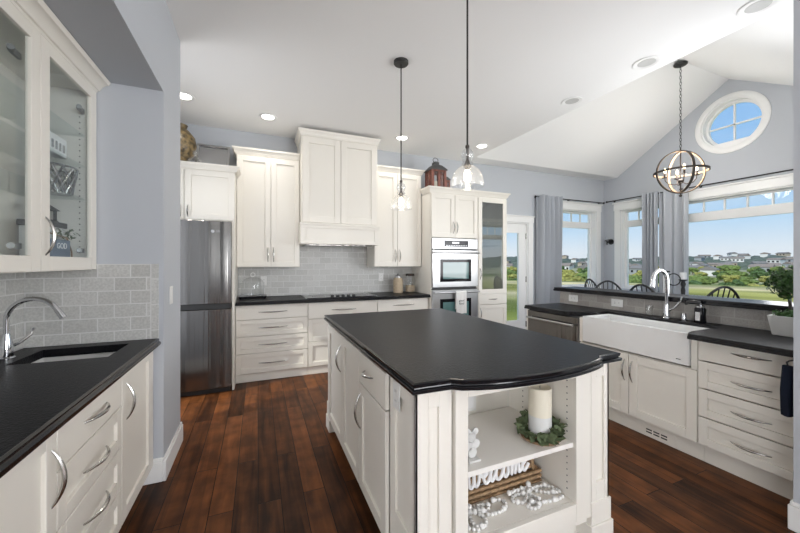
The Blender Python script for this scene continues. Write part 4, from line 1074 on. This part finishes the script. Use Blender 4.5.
plate_switch('outlet','outlet plate in the bar splash nearest its far end',FB,2.68,.955,.115,.072,'outlet')
plate_switch('outlet','outlet plate in the bar splash behind the left end of the farmhouse sink',FB,2.19,.957,.115,.072,'outlet')
# topiary
tx,ty=3.06,1.005
r = thing('topiary','small ball topiary in a white tapered pot at the right end of the bar counter','topiary',(tx,ty,PZ))
def sqr(s,z): return [Vector((tx+a*s,ty+b*s,z)) for a,b in ((-1,-1),(1,-1),(1,1),(-1,1))]
MB().rings([sqr(.058,PZ+.001),sqr(.075,PZ+.125),sqr(.068,PZ+.125),sqr(.062,PZ+.10)]).build('pot','pot',r,bevel=.004)
MB().tube([(tx,ty,PZ+.10),(tx+.006,ty-.004,PZ+.17),(tx-.003,ty,PZ+.27)],.009,8).build('trunk','dark_ring',r)
random.seed(21)
def leafball(c,n,rx,rz,size,shell=.55):
    mb=MB(); c=Vector(c)
    for k in range(n):
        v=Vector((random.gauss(0,1),random.gauss(0,1),random.gauss(0,1))).normalized()
        q=random.uniform(shell,1.05); p=c+Vector((v.x*rx*q,v.y*rx*q,v.z*rz*q))
        u=Vector((random.uniform(-1,1),random.uniform(-1,1),random.uniform(-1,1))).normalized()*size; w_=u.cross(v+Vector((.01,.02,.03))).normalized()*size*.6
        up=v*size*.35
        vs=[mb.bm.verts.new(x) for x in (p-u,p-u*.2+w_+up,p+u,p-u*.2-w_+up)]; mb.bm.faces.new(vs)
    return mb
leafball((tx,ty,PZ+.335),620,.102,.100,.016).build('foliage','topiary',r)
leafball((tx,ty,PZ+.135),200,.070,.028,.013,.2).build('moss','topiary',r)
# navy towel on a hook of the wall end
r = thing('hand_towel','dark navy towel hanging beside the drawers at the wall end','towel',(2.56,.80,.82))
mb=MB(); R=[]
for i in range(9):
    t=i/8; z=.805-.255*t; wd=.018+.030*min(1,t*2.2)-.012*max(0,t-.8)*5*.5
    R.append([Vector((2.548+math.cos(a)*wd*(1+.18*math.sin(3*a+t*3)),.840+math.sin(a)*.026*(1+.2*math.cos(2*a)),z)) for a in [2*PI*k/14 for k in range(14)]])
mb.rings(R).build('cloth','navy',r)
r = thing('towel_hook','small black wall hook carrying the navy towel','hook',(2.548,.801,.83))
MB().tube([(2.548,.801,.85),(2.548,.808,.85)],.016,14).tube([(2.548,.808,.845),(2.548,.835,.833),(2.548,.846,.822),(2.548,.843,.809)],.004,8).build('hook','black',r)

M['lens_off'] = mat('unlit_downlight_lens', (.55,.55,.54), .6)
# ============================================================ CEILING LIGHTS
spots = [(-.68,3.93,1,'lit recessed ceiling light above the refrigerator'),(.105,4.12,1,'lit recessed ceiling light above the tall wall cabinet left of the range hood'),
  (1.762,4.125,1,'lit recessed ceiling light behind the farther pendant cord'),(2.93,3.97,1,'lit recessed ceiling light near the corner of the vaulted opening'),
  (2.965,2.51,0,'unlit recessed ceiling light at the edge of the vault, farthest of the three unlit ones'),(2.967,1.79,0,'unlit recessed ceiling light at the edge of the vault, middle of the three unlit ones'),
  (2.976,1.116,0,'unlit recessed ceiling light at the edge of the vault, largest in view')]
def spot_lamp(loc, power, parent, angle=150, blend=.9, color=(1,.955,.89)):
    d=bpy.data.lights.new('downlight','SPOT'); d.energy=power; d.spot_size=math.radians(angle); d.spot_blend=blend; d.color=color; d.shadow_soft_size=.06
    o=bpy.data.objects.new('downlight',d); col.objects.link(o); o.parent=parent; o.location=loc
for x,y,lit,label in spots:
    r=thing('recessed_light',label,'ceiling light',(x,y,HC-.001),group='recessed lights in the flat ceiling')
    c_=(x,y,HC-.001)
    MB().lathe([(.062,-.0005),(.085,-.008),(.098,-.006),(.100,-.0005)],c_,32,cap=False).build('trim_ring','trim',r)
    if lit:
        MB().lathe([(.064,-.0045),(.001,-.0065)],c_,32,cap=False).build('lens','led',r)
        spot_lamp((0,0,-.02),LIT_SPOT,r)
    else:
        MB().lathe([(.064,-.001),(.050,-.0035),(.048,-.003),(.001,-.003)],c_,32,cap=False).build('lens','lens_off',r)
for x,y in ((-2.5,-2.5),(.8,-2.5),(-2.5,-5.5),(.8,-5.5)):  # added spots, no fixtures, to brighten the room from behind
    d=bpy.data.lights.new('downlight','SPOT'); d.energy=REAR_FILL; d.spot_size=math.radians(150); d.spot_blend=.9; d.color=(1,.96,.9); d.shadow_soft_size=.08
    o=bpy.data.objects.new('downlight',d); col.objects.link(o); o.location=(x,y,HC-.03)

def pendant(label,x,y,zb):
    r=thing('pendant_light',label,'pendant light',(x,y,HC),group='glass pendants over the island')
    MB().lathe([(.001,-.028),(.055,-.027),(.060,-.020),(.060,-.001)],(x,y,HC),28).build('ceiling_rose','black',r)
    MB().cyl((x,y,zb+.235),(x,y,HC-.028),.0052,10).build('rod','black',r)
    MB().lathe([(.010,.235),(.012,.225),(.008,.215),(.007,.15),(.012,.146),(.014,.128),(.022,.125),(.022,.114),(.013,.110),(.012,.095)],(x,y,zb),18).build('socket','dark_ring',r)
    prof=[(.0885,0),(.090,.006),(.089,.03),(.083,.058),(.070,.085),(.050,.106),(.032,.118),(.028,.122),(.034,.128),(.030,.136),(.024,.142),(.028,.152),(.036,.170),(.036,.182),(.030,.200),(.018,.212),(.012,.216)]
    MB().lathe(prof,(x,y,zb),40,cap=False).build('glass_shade','seedglass',r)
    MB().lathe([(.010,.095),(.011,.085),(.019,.065),(.021,.052),(.017,.038),(.008,.031),(.001,.030)],(x,y,zb),20).build('bulb','bulb',r)
    d=bpy.data.lights.new('pendant_bulb','POINT'); d.energy=2; d.color=(1,.9,.75); d.shadow_soft_size=.03
    o=bpy.data.objects.new('pendant_bulb',d); col.objects.link(o); o.parent=r; o.location=(0,0,zb-.03-HC)
pendant('clear glass pendant light with its black ceiling rose in view, over the far island end',1.085,2.56,1.785)
pendant('clear glass pendant light over the near part of the island',1.085,1.605,1.768)

# chandelier
cx,cy,cz=5.25,2.735,2.567; RO=.288
r=thing('orb_chandelier','open orb chandelier of oak and bronze rings hanging on a chain from the vault','chandelier',(cx,cy,4.02))
MB().lathe([(.001,-.03),(.045,-.028),(.075,-.012),(.078,0)],(cx,cy,4.02),24).build('ceiling_rose','black',r)
ch=MB(); z=3.99; k=0
while z>cz+RO+.03:
    pts=[(cx+(.011*math.cos(a) if k%2==0 else 0),cy+(0 if k%2==0 else .011*math.cos(a)),z-.024+.026*math.sin(a)) for a in [2*PI*i/10 for i in range(10)]]
    ch.tube(pts,.0032,5,closed=True); z-=.042; k+=1
ch.build('chain','black',r)
def band(az,name,m,R,th,wd,tilt=0,horizontal=False):
    mb=MB(); n=56; V=[]
    for i in range(n):
        a=2*PI*i/n
        if horizontal: e=Vector((math.cos(a),math.sin(a),0)); ax=Vector((0,0,1))
        else: e=Vector((math.cos(az)*math.cos(a),math.sin(az)*math.cos(a),math.sin(a))); ax=Vector((-math.sin(az),math.cos(az),0))
        c=Vector((cx,cy,cz))
        V.append([mb.bm.verts.new(c+e*(R+s)+ax*t) for s,t in ((-th,-wd),(th,-wd),(th,wd),(-th,wd))])
    for i in range(n):
        A,B=V[i],V[(i+1)%n]
        for j in range(4): mb.bm.faces.new((A[j],A[(j+1)%4],B[(j+1)%4],B[j]))
    return mb.build(name,m,r)
az=math.atan2(-.55,.83)
band(az,'vertical_ring','dark_ring',RO,.003,.016); band(az,'vertical_ring','oak_ring',RO-.0065,.003,.015)
band(az+PI/2,'vertical_ring','dark_ring',RO-.014,.003,.016); band(az+PI/2,'vertical_ring','oak_ring',RO-.0205,.003,.015)
band(0,'horizontal_ring','dark_ring',RO+.008,.0035,.013,horizontal=True); band(0,'horizontal_ring','oak_ring',RO+.001,.003,.012,horizontal=True)
MB().cyl((cx,cy,cz-RO-.03),(cx,cy,cz+RO+.03),.008,10).sphere((cx,cy,cz-RO-.03),.018).sphere((cx,cy,cz-.12),.03).build('centre_post','dark_ring',r)
for k in range(4):
    a=az+PI/4+k*PI/2+.5; e=Vector((math.cos(a),math.sin(a),0)); c=Vector((cx,cy,cz))
    MB().tube([c+Vector((0,0,-.13)),c+e*.06+Vector((0,0,-.165)),c+e*.13+Vector((0,0,-.15)),c+e*.165+Vector((0,0,-.10)),c+e*.168+Vector((0,0,-.06))],.007,8).build('arm','dark_ring',r)
    b=c+e*.168
    MB().lathe([(.03,-.062),(.034,-.056),(.012,-.052),(.012,.0),(.001,.001)],b,14).build('candle_sleeve','dark_ring',r)
    MB().lathe([(.008,.001),(.016,.022),(.013,.045),(.001,.075)],b,12).build('bulb','warmbulb',r)
d=bpy.data.lights.new('chandelier_bulbs','POINT'); d.energy=30; d.color=(1,.955,.90); d.shadow_soft_size=.2
o=bpy.data.objects.new('chandelier_bulbs',d); col.objects.link(o); o.parent=r; o.location=(0,0,cz+.03-4.02)

# ============================================================ DINING CORNER
def rod(label,p,q,br,out):
    r=thing('curtain_rod',label,'curtain rod',p); p,q=Vector(p),Vector(q); t=(q-p).normalized(); o_=Vector(out)
    MB().cyl(p,q,.010,12).build('pole','black',r)
    MB().sphere(p,.019).sphere(q,.019).build('finials','black',r)
    for s_ in br:
        b=p+(q-p)*s_; MB().tube([b,b-o_*.5,b-o_*.98],.006,8).tube([b-o_*.93,b-o_*.985],.02,12).build('bracket','black',r)
rod('black curtain rod above the window left of the corner',(4.56,4.62,2.530),(6.33,4.62,2.530),(.04,.5,.97),(0,-.079,0))
rod('long black curtain rod above the two windows right of the corner',(6.36,4.58,2.545),(6.36,1.0,2.545),(.03,.42,.72,.97),(-.079,0,0))
def curtain(label,p0,p1,ztop,zbot,folds,amp,rings=True,phase=0.0,seed=1):
    r=thing('curtain',label,'curtain',((p0[0]+p1[0])/2,(p0[1]+p1[1])/2,zbot)); rnd=random.Random(seed)
    a,b=Vector((*p0,0)),Vector((*p1,0)); t=(b-a).normalized(); n_=Vector((-t.y,t.x,0)); L=(b-a).length; N=folds*14
    ph=[rnd.uniform(-.5,.5) for _ in range(folds+2)]
    rows=[]
    for j in range(9):
        s_=j/8; z=ztop+(zbot-ztop)*s_; R=[]
        for i in range(N+1):
            u=i/N; w_=u*folds*2*PI+phase+ph[int(u*folds)]*s_*.8*math.sin(PI*((u*folds)%1))
            am=amp*(.85+.3*math.sin(u*9+s_*2)); 
            R.append(a+t*(L*u+.012*math.sin(w_*2)*s_)+n_*am*math.copysign(abs(math.sin(w_))**.75,math.sin(w_))+Vector((0,0,z)))
        rows.append(R)
    rings_=[]
    for R in rows:
        back=[p+n_*.0035 for p in R][::-1]; rings_.append(R+back)
    MB().rings(rings_).build('cloth','curtain',r,angle=60)
    return r
curtain('silver grey curtain panel between the glazed door and the corner window',(4.60,4.595),(5.13,4.595),2.556,.03,6,.075,seed=3)
curtain('darker folded silver grey curtain panel nearer the corner on the right wall',(6.335,3.90),(6.335,3.64),2.572,.03,4,.072,seed=5)
curtain('broad flat silver grey curtain panel beside the large window',(6.335,3.62),(6.335,3.19),2.572,.03,3,.055,seed=8)
r=thing('sconce','small black candle sconce in the corner between the two dining windows','sconce',(XR,4.545,1.75))
MB().tube([(XR-.001,4.545,1.76),(XR-.012,4.545,1.76)],.055,20).build('back_plate','black',r)
MB().tube([(XR-.012,4.545,1.76),(XR-.06,4.55,1.745),(XR-.10,4.555,1.75),(XR-.105,4.556,1.77)],.010,8).tube([(XR-.105,4.556,1.77),(XR-.105,4.556,1.778)],.045,16).tube([(XR-.07,4.49,1.79),(XR-.05,4.53,1.80),(XR-.05,4.58,1.80),(XR-.07,4.62,1.79)],.008,8).build('arm','black',r)
MB().lathe([(.032,0),(.036,.03),(.030,.075),(.028,.075),(.032,.03),(.001,.003)],(XR-.105,4.556,1.7785),16,cap=False).build('glass_cup','clearglass',r)
MB().cyl((XR-.105,4.556,1.70),(XR-.105,4.556,1.769),.012,10).build('drop','black',r)
# table
tx,ty=5.25,2.78
r=thing('dining_table','round black pedestal dining table beyond the bar','table',(tx,ty,0))
MB().lathe([(.49,.72),(.51,.73),(.51,.752),(.50,.758),(.001,.758)],(tx,ty,0),48).build('tabletop','black',r)
MB().lathe([(.06,.10),(.09,.14),(.05,.22),(.06,.45),(.09,.60),(.12,.7195)],(tx,ty,0),20).build('pedestal','black',r)
for k in range(4):
    a=PI/4+k*PI/2; e=Vector((math.cos(a),math.sin(a),0)); c=Vector((tx,ty,0))
    MB().tube([c+e*.05+Vector((0,0,.13)),c+e*.2+Vector((0,0,.12)),c+e*.36+Vector((0,0,.04)),c+e*.42+Vector((0,0,.026))],[.04,.04,.03,.025],8).build('foot','black',r)
def windsor(label,x,y,face,first=None):
    if first is not None:
        c=dup_tree(first); c.location=(x,y,0); c.rotation_euler=(0,0,face); c['label']=label; return c
    r=thing('windsor_chair',label,'chair',(0,0,0),group='black bow-back chairs at the dining table')
    # faces +X; back at -X
    seat=[(.21*math.cos(a)*(1.0 if math.cos(a)>0 else .92),.215*math.sin(a)) for a in [2*PI*k/28 for k in range(28)]]
    slab_profile(seat,.425,.462,[(0,.02),(.4,0),(.8,0),(1,.02)]).build('seat','black',r)
    for sx,sy in ((1,1),(1,-1),(-1,1),(-1,-1)):
        MB().tube([(sx*.125,sy*.125,.424),(sx*.165,sy*.165,.20),(sx*.20,sy*.20,.001)],[.013,.019,.011],10).build('leg','black',r)
    MB().cyl((.165,.155,.19),(-.165,.155,.19),.009,8).cyl((.165,-.155,.19),(-.165,-.155,.19),.009,8).cyl((0,.15,.19),(0,-.15,.19),.009,8).build('stretcher','black',r)
    def bowp(t):  # t 0..PI
        z=.455+.615*math.sin(t)**.75 if 0<t<PI else .455
        return Vector((-.155-.17*(z-.455)/.6, .215*math.cos(t)*(1+.12*math.sin(2*t)**2), z))
    MB().tube([bowp(PI*k/28) for k in range(29)],.0135,8).build('bow','black',r)
    for k in range(7):
        y0=-.125+.25*k/6; yt=y0*1.35
        tt=math.acos(max(-1,min(1,yt/.215))); top=bowp(tt)
        MB().tube([(-.150,y0,.460),((-.150+top.x)/2-.004,(y0+yt)/2,(.46+top.z)/2),(top.x,yt,top.z-.006)],[.007,.008,.006],6).build('spindle','black',r)
    r.location=(x,y,0); r.rotation_euler=(0,0,face); return r
def toward(x,y): return math.atan2(ty-y,tx-x)
ch0=windsor('black bow-back windsor chair in front of the large window, nearest the topiary',5.02,2.38,toward(5.02,2.38))
for label,x,y in (('black bow-back windsor chair behind the tall sink faucet',4.72,2.74),('black bow-back windsor chair below the corner window, second from the grey curtain',4.56,3.26),('black bow-back windsor chair standing closest to the corner window',5.14,3.66)):
    windsor(label,x,y,math.atan2(-.6,-.8) if 'second' in label else toward(x,y),ch0)
TZ=.7585
r=thing('candlestick','black turned candlestick with a white candle on the dining table','candlestick',(5.24,2.70,TZ))
MB().lathe([(.06,.001),(.06,.012),(.03,.03),(.02,.06),(.028,.09),(.018,.12),(.026,.22),(.018,.26),(.030,.30),(.02,.335),(.05,.355),(.05,.362),(.001,.363)],(5.24,2.70,TZ),20).build('stick','black',r)
MB().lathe([(.038,.3635),(.038,.455),(.001,.456)],(5.24,2.70,TZ),20).build('candle','white',r)
r=thing('napkin_holder','black iron scroll holder with white napkins on the dining table','napkin holder',(4.93,2.72,TZ))
MB().box(4.86,5.0,2.66,2.78,TZ+.001,TZ+.012).build('base','black',r)
sc_=MB(); sc_.cyl((4.93,2.72,TZ+.012),(4.93,2.72,TZ+.47),.008,8)
sc_.tube([(4.93,2.72-.075+.075*math.cos(a),TZ+.37+.075*math.sin(a)) for a in [2*PI*k/20 for k in range(20)]],.007,6,closed=True)
sc_.tube([(4.93,2.69,TZ+.47),(4.93,2.75,TZ+.47)],.010,8); sc_.build('scroll','black',r)
MB().box(4.94,4.985,2.735,2.775,TZ+.013,TZ+.46).build('napkins','white',r)

# ============================================================ OUTSIDE
random.seed(7)
def ground_z(x,y):
    """height of the land around the house: lawn, then a valley, then far hills"""
    d=math.hypot(x-6,y-3)
    if d<14: z=-.45
    elif d<34: z=-.45-.35*(d-14)/20
    elif d<115: t=(d-34)/81; t=t*t*(3-2*t); z=-.8-6.2*t
    elif d<440: z=-7+.8*math.sin(x*.021)*math.cos(y*.017)*min(1,(d-115)/60)+(d-115)*.006
    else:
        t=min(1,(d-440)/460); t=t*t*(3-2*t)
        az=math.atan2(y-3,x-6)
        z=-5.0+t*(19.5+2.2*math.sin(az*7+1)+1.6*math.sin(az*17)+1.3*math.sin(az*41)+1.0*math.sin(az*97)+.9*math.sin(az*211)+.8*math.sin(az*353))
    return z
radii=[1,3,6,9,11,14,18,24,30,34,42,52,64,80,97,115,150,180,215,255,300,350,400,440,480,520,570,620,680,740,800,860,900,1000]
rows=[]; mb=MB()
A0,A1,NA=math.radians(-75),math.radians(150),620
for rr_ in radii:
    row=[]
    for k in range(NA+1):
        a=A0+(A1-A0)*k/NA; x,y=6+rr_*math.cos(a),3+rr_*math.sin(a); row.append(mb.bm.verts.new((x,y,ground_z(x,y))))
    rows.append(row)
for A,B in zip(rows,rows[1:]):
    for k in range(NA): mb.bm.faces.new((A[k],A[k+1],B[k+1],B[k]))
land=mat('land',(.2,.2,.1),.95,spec=.05)
n,l=land.node_tree.nodes,land.node_tree.links; b=n['Principled BSDF']
tc=n.new('ShaderNodeTexCoord'); sub=n.new('ShaderNodeVectorMath'); sub.operation='SUBTRACT'; sub.inputs[1].default_value=(6,3,0)
mulz=n.new('ShaderNodeVectorMath'); mulz.operation='MULTIPLY'; mulz.inputs[1].default_value=(1,1,0)
ln=n.new('ShaderNodeVectorMath'); ln.operation='LENGTH'; nz=n.new('ShaderNodeTexNoise'); nz.inputs['Scale'].default_value=.06; nz.inputs['Detail'].default_value=8
mr=n.new('ShaderNodeMapRange'); mr.inputs[1].default_value=0; mr.inputs[2].default_value=1000
ad=n.new('ShaderNodeMath'); ad.operation='MULTIPLY_ADD'; ad.inputs[1].default_value=.05
l.new(tc.outputs['Object'],sub.inputs[0]); l.new(sub.outputs[0],mulz.inputs[0]); l.new(mulz.outputs[0],ln.inputs[0]); l.new(tc.outputs['Object'],nz.inputs['Vector'])
l.new(ln.outputs['Value'],mr.inputs[0]); ad2=n.new('ShaderNodeMath'); ad2.operation='SUBTRACT'; ad2.inputs[1].default_value=.025
rp=n.new('ShaderNodeValToRGB'); e=rp.color_ramp.elements
e[0].position=0; e[0].color=(.28,.31,.08,1); e[1].position=1; e[1].color=(.15,.18,.17,1)  # far hills' grey-green has distance haze mixed into the colour
for p_,c_ in ((.011,(.30,.32,.09,1)),(.0135,(.55,.46,.30,1)),(.017,(.55,.46,.30,1)),(.0185,(.40,.37,.11,1)),(.027,(.40,.37,.12,1)),(.031,(.60,.50,.30,1)),(.036,(.58,.48,.28,1)),(.04,(.16,.20,.06,1)),(.15,(.20,.22,.09,1)),(.22,(.36,.34,.22,1)),(.42,(.34,.33,.24,1)),(.47,(.14,.16,.12,1)),(.75,(.135,.155,.14,1))):
    q=e.new(p_); q.color=c_
l.new(mr.outputs[0],rp.inputs[0])
n2=n.new('ShaderNodeTexNoise'); n2.inputs['Scale'].default_value=.12; n2.inputs['Detail'].default_value=8
l.new(tc.outputs['Object'],n2.inputs['Vector']); r2=n.new('ShaderNodeValToRGB'); r2.color_ramp.elements[0].position=.35; r2.color_ramp.elements[1].position=.68
r2.color_ramp.elements[0].color=(.45,.5,.42,1); r2.color_ramp.elements[1].color=(1.45,1.4,1.3,1)
l.new(n2.outputs['Fac'],r2.inputs[0]); mm=n.new('ShaderNodeMixRGB'); mm.blend_type='MULTIPLY'; mm.inputs[0].default_value=1
l.new(rp.outputs[0],mm.inputs[1]); l.new(r2.outputs[0],mm.inputs[2]); l.new(mm.outputs[0],b.inputs['Base Color'])
struct(mb.build('ground',land,angle=180))
# water on the shore side, seen only as a reflection in the tower's glass door
sea=mat('sea_water',(.10,.20,.32),.15)
struct(MB().plate([(-900,-1000),(900,-1000),(900,-40),(-900,-40)],[],lambda a,b,d:Vector((a,b,d)),-12.2,-12).build('sea',sea))
struct(MB().box(-60,60,-40,-8.6,-12.3,-.5).build('ground_shore',land))
tmats=[mat('tree_green',(.15,.20,.06),.9,noise=((9,9,9),.6),spec=.1),mat('tree_olive',(.28,.27,.08),.9,noise=((9,9,9),.6),spec=.1),mat('tree_dark',(.075,.12,.045),.9,noise=((9,9,9),.6),spec=.1)]
def make_tree(kind,H,W,seed):
    rnd=random.Random(seed); r=thing('tree',None,'tree',(0,0,0)); mb=MB()
    for k in range(16):
        a=rnd.uniform(0,2*PI); q=rnd.uniform(0,.75)*W/2; zz=H*(.38+.5*rnd.random()*(1-q/W)); rad=W*rnd.uniform(.13,.22)
        c=Vector((q*math.cos(a),q*math.sin(a),zz)); st=len(mb.bm.verts)
        g=bmesh.ops.create_icosphere(mb.bm,subdivisions=2,radius=rad)
        for v in g['verts']:
            v.co=Vector((v.co.x,v.co.y,v.co.z*.85))*(1+rnd.uniform(-.22,.22))+c
    mb.build('crown',tmats[kind],r,smooth=False)
    MB().tube([(0,0,-.3),(0,0,H*.5)],[W*.05,W*.03],8).build('trunk','wood',r)
    return r
protos={}
def tree(kind,u,D,H,W,label,k):
    """stands D metres from the room along the bearing u (degrees clockwise from +Y)"""
    a=math.radians(u); x,y=D*math.sin(a),D*math.cos(a)
    key=(kind,k%3)
    if key not in protos:
        r=make_tree(kind,1.0,1.05,31*kind+7*(k%3)+1); protos[key]=r
    else: r=dup_tree(protos[key])
    r.location=(x,y,ground_z(x,y)-.2); r.scale=(W,W,H); r.rotation_euler=(0,0,random.uniform(0,6.28)); r['label']=label; r['group']=G_TREES[kind]
G_TREES={0:'mid green trees in the valley outside',1:'olive yellow trees in the valley outside',2:'dark trees in the valley outside'}
L_T={0:'mid green broad tree in the valley beyond the dining windows',1:'olive yellow broad tree in the valley beyond the dining windows',2:'dark green tree in the valley beyond the dining windows'}
k=0
occupied=[]
def free(x,y,q):
    if any((x-a)**2+(y-b)**2<(q+c)**2 for a,b,c in occupied): return False
    occupied.append((x,y,q)); return True
# bearings: glazed door 40..43, corner windows 47..58, large window 63..73
for lo,hi,n_ in ((39,44,10),(46.5,53,22),(54,60,16),(61,75,70)):
    for i in range(n_):
        for attempt in range(30):
            D=random.choice((105,115,125,135,150,165,185,210,240,280,330)); u=random.uniform(lo,hi); H=random.uniform(3.6,6.0)*(1.1 if D>150 else .95); W=H*random.uniform(1.0,1.5)
            a=math.radians(u)
            if free(D*math.sin(a),D*math.cos(a),W*.62):
                kd=random.choices((0,1,2),(4,4,2))[0]
                tree(kd,u,D,H,W,L_T[kd],k); k+=1; break
hm=[mat('house_white',(.75,.73,.70),.8),mat('house_tan',(.48,.40,.31),.8),mat('house_grey',(.36,.37,.38),.8)]
rm=[mat('roof_grey',(.22,.20,.19),.85),mat('roof_brown',(.26,.21,.18),.85)]
hcols=('white','tan','grey')
def make_house(c,rf,W,Dp,H):
    r=thing('house',None,'house',(0,0,0))
    MB().box(-W/2,W/2,-Dp/2,Dp/2,-1,H).build('walls',hm[c],r)
    z0=H+.02; rz=H+Dp*.28
    mb=MB(); a=.5
    mb.rings([[Vector((x,-Dp/2-a,z0)),Vector((x,Dp/2+a,z0)),Vector((x,Dp/2+a,z0+.3)),Vector((x,0,rz+.3)),Vector((x,-Dp/2-a,z0+.3))] for x in (-W/2-a,W/2+a)]); mb.build('roof',rm[rf],r)
    for i in range(3):
        for s_ in (-1,1):
            x=-W/2+W*(i+.5)/3; y0=s_*Dp/2
            MB().box(x-.7,x+.7,min(y0,y0+s_*.06),max(y0,y0+s_*.06),H*.35,H*.75).build('window','blackgloss',r)
    return r
hp={}
i=0
for lo,hi,n_ in ((39,44,10),(46.5,53,26),(54,60,18),(61,75,70)):
    for j in range(n_):
        c=i%3; rf=(i//3)%2; a=math.radians(random.uniform(lo,hi)); D=random.uniform(240,560); x,y=D*math.sin(a),D*math.cos(a)
        if not free(x,y,9.5): continue
        if (c,rf) not in hp: r=hp[(c,rf)]=make_house(c,rf,8+1.5*c,6.5,3.4+.8*rf)
        else: r=dup_tree(hp[(c,rf)])
        r.location=(x,y,ground_z(x,y)); r.rotation_euler=(0,0,random.uniform(0,PI))
        r['label']='%s house with %s gable roof in the distant town beyond the windows'%(hcols[c],('grey','brown')[rf]); r['group']='%s houses of the distant town'%hcols[c]; i+=1
for lo,hi,n_ in ((39,44,4),(46.5,53,8),(54,60,6),(61,75,26)):
    for j in range(n_):
        c=random.choice((0,0,1,2)); a=math.radians(random.uniform(lo,hi)); D=random.uniform(600,880); x,y=D*math.sin(a),D*math.cos(a)
        if not free(x,y,14): continue
        r=dup_tree(hp[(c,i%2)] if (c,i%2) in hp else hp[(c,0)]); r.location=(x,y,ground_z(x,y)); r.rotation_euler=(0,0,random.uniform(0,PI)); r.scale=(1.5,1.3,1.1)
        r['label']='tiny %s house on the far wooded hills beyond the windows'%hcols[c]; r['group']='tiny %s houses on the far hills'%hcols[c]; i+=1
